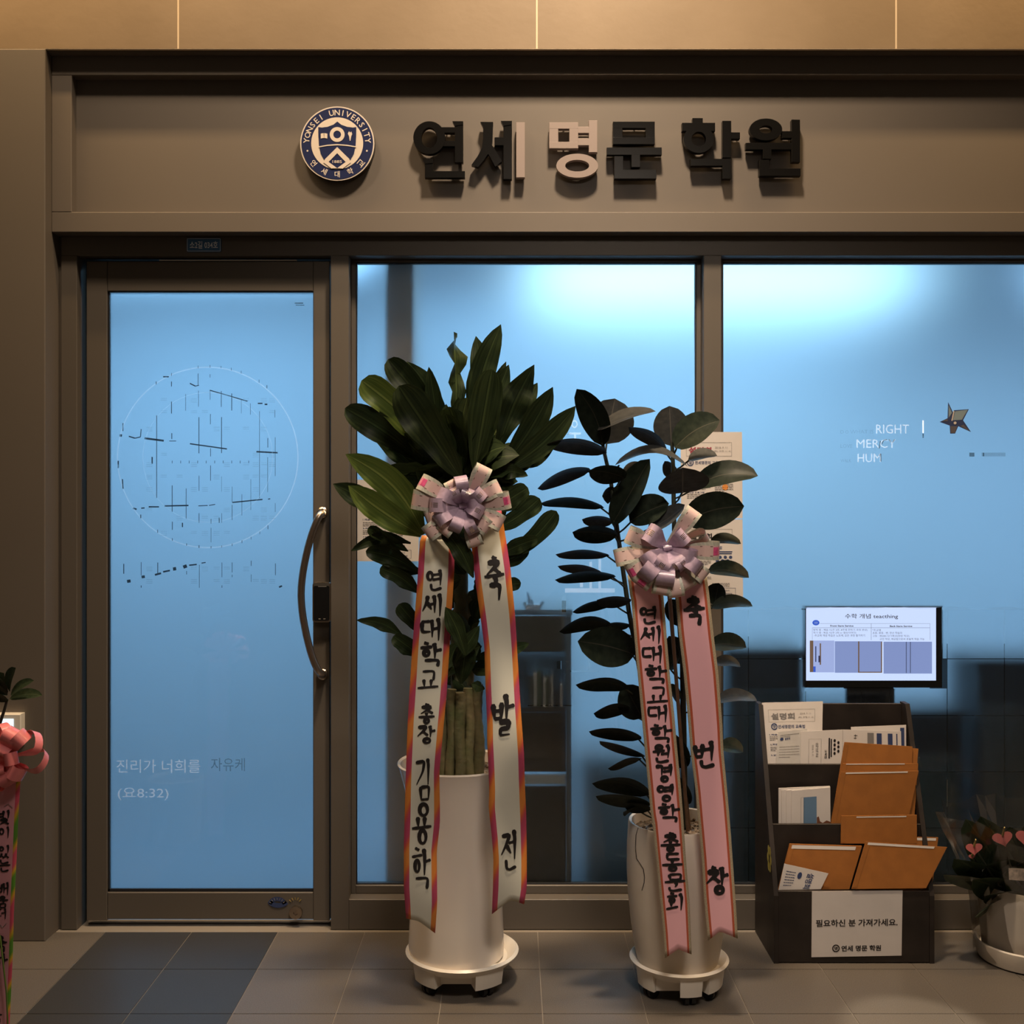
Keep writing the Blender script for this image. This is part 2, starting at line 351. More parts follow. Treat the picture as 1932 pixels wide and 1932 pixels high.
# ------------------------------------------------------------------ lettering
_curve = bpy.data.curves.new('lettering', 'FONT'); _curve.resolution_u = 2
_tobj = bpy.data.objects.new('lettering', _curve); COL.objects.link(_tobj)
_cache = {}
def glyphs(body, bold=0.0):
    k = (body, bold)
    if k not in _cache:
        _curve.body = body; _curve.offset = bold; _curve.size = 1
        me = bpy.data.meshes.new_from_object(_tobj)
        v = [(p.co.x, p.co.y) for p in me.vertices]; f = [tuple(p.vertices) for p in me.polygons]
        bpy.data.meshes.remove(me)
        x0 = min(a for a, b in v); x1 = max(a for a, b in v); y0 = min(b for a, b in v); y1 = max(b for a, b in v)
        _cache[k] = ([((a - x0) / max(1e-6, x1 - x0), (y1 - b) / max(1e-6, y1 - y0)) for a, b in v], f, (x1 - x0) / max(1e-6, y1 - y0))
    return _cache[k]
def put_text(mb, body, box, fn, bold=0.0, mi=0, rot=0):
    """box (x0,y0,x1,y1) in the surface's own page units; fn maps page units to 3D. rot: quarter turns clockwise"""
    v, f, asp = glyphs(body, bold)
    x0, y0, x1, y1 = box
    def m(u, t):
        if rot == 1: u, t = 1 - t, u
        elif rot == -1: u, t = t, 1 - u
        return fn(x0 + (x1 - x0) * u, y0 + (y1 - y0) * t)
    mb.add([m(u, t) for u, t in v], f, mi=mi)

# brush lettering for the congratulation ribbons: every syllable is drawn stroke by stroke
J = {
 'ng': ['O'], 'g': [[(0, .1), (.95, .02), (.8, .45), (.1, 1)]], 'gk': [[(0, .12), (.95, .04), (.85, 1)]],
 'n': [[(0, 0), (.06, .8), (.35, .95), (1, .6)]],
 'd': [[(0, .05), (.95, 0)], [(.08, .05), (.08, .85), (1, .8)]],
 'r': [[(0, .08), (.88, 0), (.85, .45), (.12, .52), (.1, .95), (1, .86)]],
 'm': [[(0, .05), (.12, 1)], [(.02, .1), (.95, 0), (.85, .95)], [(.1, .95), (.88, .9)]],
 'b': [[(0, .1), (.16, 1)], [(.85, 0), (.8, 1)], [(.1, .52), (.82, .48)], [(.14, .97), (.82, .93)]],
 's': [[(.55, 0), (.45, .45), (0, 1)], [(.45, .42), (.95, .9)]],
 'j': [[(.05, .1), (.9, 0), (.5, .5), (0, 1)], [(.5, .5), (1, .92)]],
 'ch': [[(.35, 0), (.7, .12)], [(.05, .34), (.9, .26), (.5, .62), (0, 1)], [(.5, .62), (1, .95)]],
 'h': [[(.3, 0), (.7, .1)], [(0, .36), (1, .28)], 'o'],
 'a': [[(.25, 0), (.38, .3), (.34, 1)], [(.36, .5), (1, .42)]],
 'eo': [[(.65, 0), (.78, .3), (.74, 1)], [(0, .46), (.74, .4)]],
 'yeo': [[(.65, 0), (.78, .3), (.74, 1)], [(.0, .36), (.74, .28)], [(.0, .66), (.74, .58)]],
 'i': [[(.4, 0), (.58, .25), (.5, 1)]],
 'ae': [[(.08, .08), (.18, .3), (.16, .85)], [(.16, .5), (.8, .44)], [(.7, 0), (.84, .25), (.78, 1)]],
 'e': [[(0, .5), (.42, .44)], [(.32, .08), (.42, .3), (.4, .85)], [(.76, 0), (.9, .25), (.84, 1)]],
 'o': [[(.5, 0), (.5, .8)], [(0, .95), (1, .78)]],
 'yo': [[(.3, 0), (.33, .8)], [(.66, 0), (.64, .78)], [(0, .98), (1, .78)]],
 'u': [[(0, .22), (1, 0)], [(.52, .12), (.6, .5), (.5, 1)]],
 'eu': [[(0, .6), (1, .3)]],
 'wo': [[(0, .55), (.68, .45)], [(.32, .5), (.3, .85)], [(.45, .72), (.85, .66)], [(.78, 0), (.9, .25), (.85, 1)]],
 'oe': [[(.3, .5), (.3, .78)], [(0, .95), (.7, .8)], [(.78, 0), (.92, .25), (.86, 1)]],
}
SY = {
 '연': [('ng', 0, .08, .46, .55), ('yeo', .38, 0, 1.05, .74), ('n', .28, .68, .95, 1)],
 '세': [('s', 0, .1, .52, .78), ('e', .4, 0, 1.05, 1)],
 '대': [('d', 0, .15, .5, .72), ('ae', .5, 0, 1.05, 1)],
 '학': [('h', 0, 0, .56, .62), ('a', .5, .02, 1, .66), ('gk', .2, .72, .9, 1)],
 '교': [('gk', .25, 0, .85, .55), ('yo', 0, .5, 1, 1)],
 '총': [('ch', .15, 0, .9, .48), ('o', 0, .42, 1, .66), ('ng', .3, .68, .72, 1)],
 '장': [('j', 0, .05, .62, .58), ('a', .6, 0, 1.05, .62), ('ng', .3, .64, .8, 1)],
 '김': [('g', 0, .05, .6, .62), ('i', .62, 0, 1.0, .62), ('m', .3, .66, .92, 1)],
 '용': [('ng', .32, 0, .88, .34), ('yo', 0, .34, 1, .62), ('ng', .3, .62, .8, 1)],
 '축': [('ch', .12, 0, .82, .42), ('u', 0, .40, 1, .72), ('gk', .25, .62, .82, 1)],
 '발': [('b', 0, .2, .5, .6), ('a', .45, 0, 1.05, .62), ('r', .3, .64, .82, 1)],
 '전': [('j', 0, .12, .62, .62), ('eo', .45, 0, 1.0, .72), ('n', .3, .74, .95, 1)],
 '원': [('ng', .12, 0, .62, .34), ('wo', 0, 0, 1.02, .74), ('n', .22, .72, .92, 1)],
 '경': [('gk', 0, .08, .44, .60), ('yeo', .46, 0, 1.1, .62), ('ng', .3, .62, .82, 1)],
 '영': [('ng', 0, .08, .48, .5), ('yeo', .4, 0, 1.08, .6), ('ng', .3, .6, .85, 1)],
 '동': [('d', .2, 0, .85, .38), ('o', 0, .36, 1, .64), ('ng', .3, .64, .75, 1)],
 '문': [('m', .22, 0, .85, .36), ('u', 0, .4, 1, .76), ('n', .22, .76, .85, 1)],
 '회': [('h', .05, 0, .65, .6), ('oe', 0, .02, 1, .98)],
 '번': [('b', 0, .12, .46, .62), ('eo', .42, 0, 1.0, .74), ('n', .32, .72, 1, 1)],
 '창': [('ch', 0, 0, .62, .58), ('a', .55, 0, 1.02, .64), ('ng', .35, .64, .85, 1)],
 '빛': [('b', 0, .05, .5, .5), ('i', .6, 0, 1, .56), ('ch', .1, .56, .85, 1)],
 '이': [('ng', 0, .15, .5, .75), ('i', .55, 0, 1.1, 1)],
 '있': [('ng', 0, .1, .5, .5), ('i', .6, 0, 1.1, .58), ('s', .0, .62, .5, 1), ('s', .4, .62, .95, 1)],
 '는': [('n', .15, 0, .85, .36), ('eu', 0, .38, 1, .6), ('n', .2, .66, .85, 1)],
 '배': [('b', 0, .15, .45, .8), ('ae', .5, 0, 1.05, 1)],
 '움': [('ng', .25, 0, .75, .32), ('u', 0, .34, 1, .64), ('m', .22, .64, .8, 1)],
 '터': [('d', 0, .1, .5, .85), ('eo', .45, 0, 1.05, 1)],
 '하': [('h', 0, .05, .6, .95), ('a', .6, 0, 1.1, 1)],
}
def catmull(p, n=6):
    if len(p) < 3:
        a, b = p; return [(a[0] + (b[0] - a[0]) * t / n, a[1] + (b[1] - a[1]) * t / n) for t in range(n + 1)]
    out = []
    for a, b in zip(p, p[1:]):
        out += [tuple(a[c] + (b[c] - a[c]) * k / n for c in (0, 1)) for k in range(n)]
    out.append(tuple(p[-1]))
    # two smoothing passes to round the corners slightly
    for _ in range(2):
        out = [out[0]] + [tuple((out[i - 1][c] + 2 * out[i][c] + out[i + 1][c]) / 4 for c in (0, 1)) for i in range(1, len(out) - 1)] + [out[-1]]
    return out
def brush(mb, syl, box, fn, weight=0.125):
    x0, y0, x1, y1 = box; bw = x1 - x0; bh = y1 - y0; wd = weight * min(bw * 1.15, bh)
    for jn, a, b, c, d in SY[syl]:
        jx0, jy0, jx1, jy1 = x0 + a * bw, y0 + b * bh, x0 + c * bw, y0 + d * bh
        for st in J[jn]:
            if isinstance(st, str):
                if st == 'O': cx, cy, rx, ry = (jx0 + jx1) / 2, (jy0 + jy1) / 2, (jx1 - jx0) / 2, (jy1 - jy0) / 2
                else: cx, cy, rx, ry = jx0 + .5 * (jx1 - jx0), jy0 + .72 * (jy1 - jy0), .34 * (jx1 - jx0), .28 * (jy1 - jy0)
                rx = max(rx - wd * .42, wd * .6); ry = max(ry - wd * .42, wd * .6); n = 16; vs_ = []
                for k in range(n):
                    th = 2 * math.pi * k / n - .8; w_ = wd * (.5 + .12 * math.cos(th + 2.2))
                    for s_ in (1, -1): vs_.append(fn(cx + (rx + s_ * w_) * math.cos(th), cy + (ry + s_ * w_) * math.sin(th)))
                mb.add(vs_, [(2 * k, 2 * ((k + 1) % n), 2 * ((k + 1) % n) + 1, 2 * k + 1) for k in range(n)])
                continue
            pts = [(jx0 + u * (jx1 - jx0), jy0 + v * (jy1 - jy0)) for u, v in st]
            q = catmull(pts, 5); n = len(q)
            vert = abs(pts[-1][1] - pts[0][1]) > abs(pts[-1][0] - pts[0][0])
            vs_ = []
            for i, p in enumerate(q):
                t = i / (n - 1); a_ = q[max(i - 1, 0)]; b_ = q[min(i + 1, n - 1)]
                dx, dy = b_[0] - a_[0], b_[1] - a_[1]; l = math.hypot(dx, dy) or 1
                if vert: w_ = wd * (.36 if i == 0 else .66 if t < .3 else .52 - .34 * max(0, (t - .5) / .5))
                else: w_ = wd * (.30 if i == 0 else .46 if t < .25 else .38 + .16 * max(0, (t - .6) / .4)) * (.55 if i == n - 1 else 1)
                nx, ny = -dy / l * w_, dx / l * w_
                vs_.append(fn(p[0] + nx, p[1] + ny)); vs_.append(fn(p[0] - nx, p[1] - ny))
            mb.add(vs_, [(2 * i, 2 * i + 2, 2 * i + 3, 2 * i + 1) for i in range(n - 1)])
# ------------------------------------------------------------------ the setting
YP, YH, YS, YF, YL, YG = 3.56, 3.61, 3.65, 3.66, 3.69, 3.735   # pillar, header, sign panel, frame, door leaf, glass
ZH = P(0, 438, YH).z                                          # underside of the header
ZT = P(0, 92, YP).z                                           # top of the header / foot of the stone band
XR = 2.95
# floor: slab with individual tiles in the lobby
fl = mk('floor', *(lambda b: (b.v, b.f))(MB().box(-3.6, 4.6, 0.2, 7.2, -0.10, -0.0022)), grout_f, kind='structure')
TS = 0.2965
tb = MB().box(0.0015, TS - 0.0015, 0.0015, TS - 0.0015, -0.0020, 0.0, 0.0)
tmesh = {}
for nm, mt in (('l', tile_l), ('d', tile_d)):
    me = bpy.data.meshes.new('floor_tile'); me.from_pydata([tuple(v) for v in tb.v], [], tb.f); me.materials.append(mt); tmesh[nm] = me
gx0 = -1.395 - TS * 5; gy1 = 3.64
for j in range(8):
    for i in range(18):
        x = gx0 + i * TS; y = gy1 - (j + 1) * TS
        dark = i in (5, 6) or i == 11 or i in (16,)
        o = bpy.data.objects.new('floor_tile', tmesh['d' if dark and i != 11 else 'l']); COL.objects.link(o); o.parent = fl; o.location = (x, y, 0)
# room behind the glass
inner = MB().box(-3.6, 4.6, 3.86, 7.2, -0.005, 0.0); inner.out('floor_inner', inner_floor_m, kind='structure')
MB().box(-3.6, 4.6, 6.9, 7.0, 0, 2.7).out('wall_back', white_wall, kind='structure')
MB().box(-2.35, -2.25, 3.86, 6.9, 0, 2.7).out('wall_inner_left', white_wall, kind='structure')
MB().box(3.6, 3.7, 3.86, 6.9, 0, 2.7).out('wall_inner_right', white_wall, kind='structure')
MB().box(-3.6, 4.6, 3.80, 7.0, 2.7, 2.8).out('ceiling_inner', white_wall, kind='structure')
MB().box(-2.2, -0.56, 5.9, 6.0, 0, 2.7).out('wall_vestibule', white_wall, kind='structure')
# stone band above the header: one tile per joint
wu = mk('wall_upper', *(lambda b: (b.v, b.f))(MB().box(-3.2, XR + .6, YP + .0064, YP + .12, ZT + .002, 4.3)), grout_l, kind='structure')
xs = [(p - 966) / F * YP for p in (-1699, -1021, -343, 335, 1013, 1692, 2370, 3048)]
for a, b in zip(xs, xs[1:]):
    c = MB().box(max(a + .0022, -3.2), min(b - .0022, XR + .6), YP + .006, YP + .02, ZT + .003, 4.3, .001)
    c.out('stone_tile', stone_m, wu)
# left pillar
xa = (85 - 966) / F * YP
pl = MB().box(-3.2, xa, YP, YF + .18, 0, ZT, .003); pl.out('wall_left', taupe_dark, kind='structure')
MB().box(XR, XR + .6, YP, YF + .18, 0, ZT, .003).out('wall_right', taupe_dark, kind='structure')
# header with recessed sign panel
zt0, zt1, zb0, zb1 = ZT, P(0, 142, YH).z, P(0, 400, YH).z, ZH
hd = empty('wall_header', (0.5, YH, ZH), kind='structure')
MB().box(xa, XR, YS, YF + .18, ZH, ZT, 0).out('sign_panel', taupe, hd)
MB().box(xa, XR, YH, YS, zt1, zt0, .002).out('header_rail', taupe, hd)
MB().box(xa, XR, YH, YS, zb1, zb0, .002).out('header_rail', taupe, hd)
xs1 = (135 - 966) / F * YH
MB().box(xa, xs1, YH, YS, zb0, zt1, .002).out('header_stile', taupe, hd)
MB().box(XR - .12, XR, YH, YS, zb0, zt1, .002).out('header_stile', taupe, hd)
MB().box(xa, XR, YP + .02, YH, ZT - .002, ZT + .012, 0).out('cornice', taupe, hd)

def X(px, Y): return (px - 966) / F * Y
def Z(py, Y): return EYE - (py - 966) / F * Y
zh1 = Z(482, YF); zs = Z(1697, YF)
# metal frame of the shopfront
fr = empty('trim_shopfront_frame', (0.0, YF, 0), kind='structure')
D = .13
MB().box(X(115, YF), XR, YF, YF + D, zh1, ZH, .0015).out('transom', taupe_frame, fr)
MB().box(xa, X(115, YF), YF + .01, YF + D, 0, ZH, 0).out('wall_filler', taupe_dark, fr)
for a, b in ((115, 145), (624, 658), (1328, 1361), (2080, 2113)):
    xb_ = X(b, YF)
    MB().box(X(a, YF), xb_, YF, YF + D, 0, zh1, .0015).out('post', taupe_frame, fr)
MB().box(X(2113, YF), XR, YF, YF + D, 0, zh1, 0).out('post', taupe_frame, fr)
for a, b in ((658, 1328), (1361, 2080)):
    MB().box(X(a, YF), X(b, YF), YF, YF + .09, 0, zs, .002).out('bottom_rail', taupe_frame, fr)
xd0 = X(145, YF)
# ---- windows
def window(name, px0, px1):
    wn = empty(name, (X((px0 + px1) / 2, YF), YG, zs), kind='structure')
    x0, x1 = X(px0, YF), X(px1, YF)
    g = .016
    MB().box(x0, x0 + g, YG - .022, YG + .02, zs, zh1, 0.002).out('glazing_bead', taupe_frame, wn)
    MB().box(x1 - g, x1, YG - .022, YG + .02, zs, zh1, 0.002).out('glazing_bead', taupe_frame, wn)
    MB().box(x0 + g, x1 - g, YG - .022, YG + .02, zh1 - .010, zh1, 0.002).out('glazing_bead', taupe_frame, wn)
    MB().box(x0 + g, x1 - g, YG - .022, YG + .02, zs, zs + .030, 0.002).out('glazing_bead', taupe_frame, wn)
    gk = MB()
    a, b, c, d = x0 + g, x1 - g, zs + .030, zh1 - .010
    t = .0035
    for q in ((a, a + t, c, d), (b - t, b, c, d), (a, b, c, c + t), (a, b, d - t, d)): gk.box(q[0], q[1], YG - .012, YG - .004, q[2], q[3])
    gk.out('gasket', gasket, wn)
    MB().box(a, b, YG, YG + .006, c, d).out('glass_pane', glass, wn)
    return wn, a + t, b - t, c + t, d - t
w1, a1, b1, c1, d1 = window('window_1', 658, 1328)
w2, a2, b2, c2, d2 = window('window_2', 1361, 2080)
YFI = YG + .0075
def sheet(x0, x1, z0, z1, name, parent, mat, Y=None):
    Y = Y or YFI
    return mk(name, [(x0, Y, z0), (x1, Y, z0), (x1, Y, z1), (x0, Y, z1)], [(0, 1, 2, 3)], mat, parent)
# window 1: one big frosted sheet with two small clear cut-outs low down
def cutsheet(x0, x1, z0, z1, holes, parent, mat):
    xs_ = sorted({x0, x1} | {h[0] for h in holes} | {h[1] for h in holes}); zs_ = sorted({z0, z1} | {h[2] for h in holes} | {h[3] for h in holes})
    mb = MB()
    for i in range(len(xs_) - 1):
        for j in range(len(zs_) - 1):
            cx, cz = (xs_[i] + xs_[i + 1]) / 2, (zs_[j] + zs_[j + 1]) / 2
            if any(h[0] < cx < h[1] and h[2] < cz < h[3] for h in holes): continue
            mb.add([(xs_[i], YFI, zs_[j]), (xs_[i + 1], YFI, zs_[j]), (xs_[i + 1], YFI, zs_[j + 1]), (xs_[i], YFI, zs_[j + 1])], [(0, 1, 2, 3)])
    return mb.out('frosted_film', mat, parent)
def hole(p0, q0, p1, q1): return (X(p0, YFI), X(p1, YFI), Z(q1, YFI), Z(q0, YFI))
cutsheet(a1, b1, c1, d1, [hole(1060, 1124, 1068, 1155), hole(1051, 1247, 1059, 1262), hole(1109, 1232, 1114, 1264), hole(1076, 1265, 1130, 1268), hole(996, 1330, 1080, 1332)], w1, film)
# window 2: upper sheet with a scalloped lower edge
zc = Z(1148, YFI); n = 72; vs_ = []
for i in range(n + 1):
    x = a2 + (b2 - a2) * i / n; per = (x - X(1480, YFI)) / (X(1584, YFI) - X(1480, YFI))
    vs_ += [(x, YFI, zc + .008 * (0.5 + .5 * math.cos(2 * math.pi * per)) - .002), (x, YFI, d2)]
mk('frosted_film', vs_, [(2 * i, 2 * i + 2, 2 * i + 3, 2 * i + 1) for i in range(n)], film, w2)
colx = [1362, 1412, 1520, 1626, 1680, 1787, 1895, 2003, 2079]; rowy = [1150, 1243, 1350, 1456, 1562, 1668, 1700]
for j in range(len(rowy) - 1):
    for i in range(len(colx) - 1):
        x0, x1 = X(colx[i], YFI) + .0013, X(colx[i + 1], YFI) - .0013; z1, z0 = Z(rowy[j], YFI) - .0013, Z(rowy[j + 1], YFI) + .0013
        if j == 0 and 1520 <= colx[i] < 1787:
            if colx[i] == 1680: x0 = X(1778, YFI)
            else: continue
        if j == 1 and 1520 <= colx[i] < 1787: z1 = Z(1299, YFI)
        x0 = max(x0, a2); x1 = min(x1, b2); z0 = max(z0, c2)
        if x1 - x0 > .003 and z1 - z0 > .003: sheet(x0, x1, z0, z1, 'film_square', w2, film_low)
# faint traces of cut lettering in the film
Yt = YG - .0012
tr = MB()
pt = lambda x, y: P(x, y, Yt)
for tx, bx in (('RIGHT', (1653, 801, 1715, 818)), ('MERCY', (1616, 829, 1660, 845)), ('HUM', (1618, 856, 1662, 872))):
    if tx == 'MERCY': put_text(tr, 'MERCY', (1616, 829, 1690, 845), pt)
    else: put_text(tr, tx, bx, pt)
pxbox(tr, 1740.5, 793, 1743, 817, Yt, .001)
trace_m = pbr('film_trace_light', (0.62, 0.86, 1.0), 0.4); trace_m.node_tree.nodes['Principled BSDF'].inputs['Transmission Weight'].default_value = 0.0
def thin_mat(name, col, alpha):
    m = bpy.data.materials.new(name); m.use_nodes = True; N, L = nodes_of(m); b = N['Principled BSDF']
    b.inputs['Base Color'].default_value = (*col, 1); b.inputs['Alpha'].default_value = alpha; b.inputs['Roughness'].default_value = .4
    return m
tint_d = thin_mat('faint_dark_vinyl', (0.05, 0.10, 0.16), 0.16)
tint_m = thin_mat('mid_dark_vinyl', (0.03, 0.07, 0.13), 0.45)
dark_v = thin_mat('dark_cut_line', (0.006, 0.02, 0.05), 0.92)
def tl_mat(name, col, dv=.25):
    m = bpy.data.materials.new(name); m.use_nodes = True; N, L = nodes_of(m)
    for n_ in list(N): N.remove(n_)
    o = N.new('ShaderNodeOutputMaterial'); t = N.new('ShaderNodeBsdfTransparent'); t.inputs[0].default_value = (*col, 1)
    d = N.new('ShaderNodeBsdfDiffuse'); d.inputs[0].default_value = (dv, dv * 1.05, dv * 1.2, 1); a = N.new('ShaderNodeAddShader')
    L.new(t.outputs[0], a.inputs[0]); L.new(d.outputs[0], a.inputs[1]); L.new(a.outputs[0], o.inputs['Surface']); return m
light_v = tl_mat('pale_cut_line', (1, 1, 1), .5)
faint_v = tl_mat('faint_cut_line', (1, 1, 1), .12)
tr.out('etched_lettering', light_v, w2)
tr = MB()
for tx, bx in (('D', (1586, 812, 1592, 818)), ('O', (1595, 812, 1601, 818)), ('LOVE', (1586, 838, 1608, 845)), ('WALK', (1586, 866, 1606, 872)), ('WHAT IS', (1604, 811, 1648, 818))): put_text(tr, tx, bx, pt)
pxbox(tr, 1852, 854, 1897, 861, Yt, .0006)
tr.out('etched_lettering', tint_d, w2)
tr = MB(); pxbox(tr, 1740.5, 818, 1743, 826, Yt, .0006); pxbox(tr, 1829, 854, 1838.5, 861.5, Yt, .0006); pxbox(tr, 1854, 854, 1857, 861, Yt, .0006)
for a_, b_ in (((1659, 846), (1661, 832)), ((1664, 838), (1667, 831)), ((1667, 831), (1673, 829)), ((1677, 829), (1681, 834)), ((1684, 835), (1688, 829)), ((1659, 860), (1662, 856)), ((1662, 856), (1662, 871))):
    tr.tube([pt(*a_), pt(*b_)], .0016, 4)
tr.out('etched_lettering', tint_m, w2)
# ghost letters on window 1
gh = MB(); gh.ring(*((lambda v: (v.x, v.z))(pt(1084, 800))), .011, .007, Yt, Yt + .0005, 20, 1.3, 1.3)
pxbox(gh, 1074, 816, 1096, 820, Yt, .0006); pxbox(gh, 1083, 820, 1087, 832, Yt, .0006)
for (x0, y0, x1, y1) in ((1112, 1060, 1117, 1110), (1129, 1055, 1134, 1110), (1066, 1110, 1160, 1118), (1094, 1108, 1100, 1080)): pxbox(gh, x0, y0, x1, y1, Yt, .0006)
gh.out('etched_lettering', faint_v, w1)
gh = MB()
for a_, b_ in (((1042, 806), (1065, 805)), ((1065, 805), (1063, 824)), ((1041, 807), (1042, 826)), ((1070, 820), (1078, 818)), ((1010, 826), (1020, 832)), ((1020, 832), (1012, 850)), ((1012, 850), (1028, 845))): gh.tube([pt(*a_), pt(*b_)], .0018, 4)
gh.out('etched_lettering', tint_d, w1)

# ------------------------------------------------------------------ door
dr = empty('door_1', (X(163, YL), YL, 0.0), kind='structure')
zl0, zl1 = Z(1737, YL), Z(493, YL)
LX0, LX1 = X(163, YL), X(622, YL)
T = .042
MB().box(LX0, X(202, YL), YL, YL + T, zl0, zl1, .002).out('stile', taupe_frame, dr)
MB().box(X(591, YL), LX1, YL, YL + T, zl0, zl1, .002).out('stile', taupe_frame, dr)
MB().box(X(202, YL) + .0007, X(591, YL) - .0007, YL + .001, YL + T, Z(549, YL), zl1, .002).out('rail', taupe_frame, dr)
MB().box(X(202, YL) + .0007, X(591, YL) - .0007, YL + .001, YL + T, zl0 + .004, Z(1684, YL), .002).out('rail', taupe_frame, dr)
gx0_, gx1_, gz0, gz1 = X(202, YL), X(591, YL), Z(1684, YL), Z(549, YL)
b_ = MB()
for q in ((gx0_, gx0_ + .006, gz0, gz1), (gx1_ - .002, gx1_, gz0, gz1), (gx0_, gx1_, gz0, gz0 + .010), (gx0_, gx1_, gz1 - .003, gz1)): b_.box(q[0], q[1], YL + .008, YL + .016, q[2], q[3])
b_.out('gasket', gasket, dr)
MB().box(gx0_ + .003, gx1_ - .001, YL + .018, YL + .024, gz0 + .004, gz1 - .001).out('glass_pane', glass, dr)
YDF = YL + .0255
sheet(gx0_ + .003, gx1_ - .001, gz0 + .004, gz1 - .001, 'frosted_film', dr, film, YDF)
# closer gap strip with metal pivots above the leaf
MB().box(X(160, YF), X(622, YF), YF + .09, YF + .10, zl1 - .01, zh1, 0).out('gap_backing', black_pl, dr)
st = MB(); st.box(X(300, YL), X(560, YL), YL + .002, YL + .012, zl1 + .002, zl1 + .006); st.out('pivot_plate', chrome, dr)
MB().box(X(140, YF), X(168, YL), YF + .092, YF + .10, 0, zh1).out('gap_backing', black_pl, dr)  # added strip, blocks room light leaking through the gap left of the leaf
MB().box(LX0 - .004, LX1 + .004, YL + .03, YL + .05, 0.0, .012).out('threshold', chrome, dr)
# pull handle
hp = [P(x, y, YY) for x, y, YY in ((609, 967, YL - .005), (609, 967, YL - .045), (603, 972, YL - .062), (592, 996, YL - .066), (580, 1035, YL - .066), (571, 1080, YL - .066), (567, 1121, YL - .066), (571, 1165, YL - .066), (581, 1213, YL - .066), (592, 1250, YL - .066), (602, 1268, YL - .062), (609, 1272, YL - .045), (609, 1272, YL - .005))]
sm = []
for i in range(len(hp) - 1):
    for k in range(3):
        sm.append(hp[i].lerp(hp[i + 1], k / 3))
sm.append(hp[-1])
for _ in range(2): sm = [sm[0]] + [(sm[i - 1] + 2 * sm[i] + sm[i + 1]) / 4 for i in range(1, len(sm) - 1)] + [sm[-1]]
hn = MB().tube(sm, .0125, 16).out('door_handle', brushed, dr, smooth=True)
for y_ in (967, 1272):
    c = P(609, y_, YL); r = MB()
    prof = [(0, 0), (.019, 0), (.019, .006), (.014, .010), (0, .010)]
    vs2 = []; nn = 20
    for rr, dd in prof[1:-1]:
        for k in range(nn): vs2.append((c.x + rr * math.cos(2 * math.pi * k / nn), YL - dd, c.z + rr * math.sin(2 * math.pi * k / nn)))
    fs2 = [(i * nn + k, i * nn + (k + 1) % nn, (i + 1) * nn + (k + 1) % nn, (i + 1) * nn + k) for i in range(2) for k in range(nn)] + [tuple(range(2 * nn, 3 * nn))]
    mk('rosette', vs2, fs2, brushed, hn, uvs=None)
# digital lock
lk = MB(); a = P(592, 1173, YL); b = P(626, 1098, YL)
def rrect(x0, x1, z0, z1, r, n=5):
    out = []
    for cx, cz, s_ in ((x1 - r, z1 - r, 0), (x0 + r, z1 - r, 1), (x0 + r, z0 + r, 2), (x1 - r, z0 + r, 3)):
        for k in range(n + 1):
            th = math.pi / 2 * (s_ + k / n); out.append((cx + r * math.cos(th), cz + r * math.sin(th)))
    return out[::-1]
lk.prism(rrect(a.x, b.x, a.z, b.z, .010), YL - .024, YL)
lko = lk.out('digital_lock', brushed, dr)
MB().prism(rrect(a.x + .004, b.x - .004, a.z + .006, b.z - .012, .006), YL - .027, YL - .0235).out('lock_face', blackgloss, lko)
MB().prism(rrect(a.x + .003, b.x - .003, b.z - .012, b.z - .002, .004), YL - .028, YL - .0235).out('lock_cap', chrome, lko)
kb = MB(); pf = lambda x, y: P(x, y, YL - .0275)
pxbox(kb, 601, 1167, 605, 1168.3, YL - .0276, .0004); pxbox(kb, 610, 1167, 614, 1168.3, YL - .0276, .0004); pxbox(kb, 600, 1106, 616, 1107, YL - .0276, .0004)
kb.out('lock_marks', pbr('lock_print', (.35, .33, .3), .4), lko)
# bottom lock cylinder and arc stickers
c = P(559, 1720, YL)
cy = MB(); cy.ring(c.x, c.z, .022, .008, YL - .014, YL + .002, 24); cy.prism(circle(c.x, c.z, .008, 16), YL - .008, YL); cy.box(c.x - .001, c.x + .001, YL - .009, YL - .0075, c.z - .005, c.z + .005)
cy.out('floor_lock', brushed, dr)
def arcs(mb, cx, cy_, r0, r1, a0, a1, Y, n=10):
    vs_ = []
    for k in range(n + 1):
        th = math.radians(a0 + (a1 - a0) * k / n)
        for r in (r0, r1): vs_.append(P(cx + r * math.cos(th), cy_ - r * math.sin(th), Y))
    mb.add(vs_, [(2 * k, 2 * k + 1, 2 * k + 3, 2 * k + 2) for k in range(n)])
sk = MB(); arcs(sk, 523, 1712, 12, 20, 25, 155, YL - .0012); arcs(sk, 525, 1686, 18, 27, -45, -135, YL - .0012); sk.out('arc_sticker', ink_navy, dr)
skt = MB()
for k in range(7):
    th = math.radians(145 - 18 * k); skt.tube([P(523 + 14 * math.cos(th), 1712 - 14 * math.sin(th), YL - .0016), P(523 + 18 * math.cos(th), 1712 - 18 * math.sin(th), YL - .0016)], .0009, 4)
skt.out('sticker_print', ink_grey, dr)
sy = MB()
for k in range(5):
    th = math.radians(135 - 22 * k); sy.tube([P(557 + 11 * math.cos(th), 1709 - 11 * math.sin(th), YL - .001), P(557 + 16 * math.cos(th), 1709 - 16 * math.sin(th), YL - .001)], .0012, 4)
sy.out('sticker_print', pbr('yellow_print', (.35, .25, .05), .5), dr)
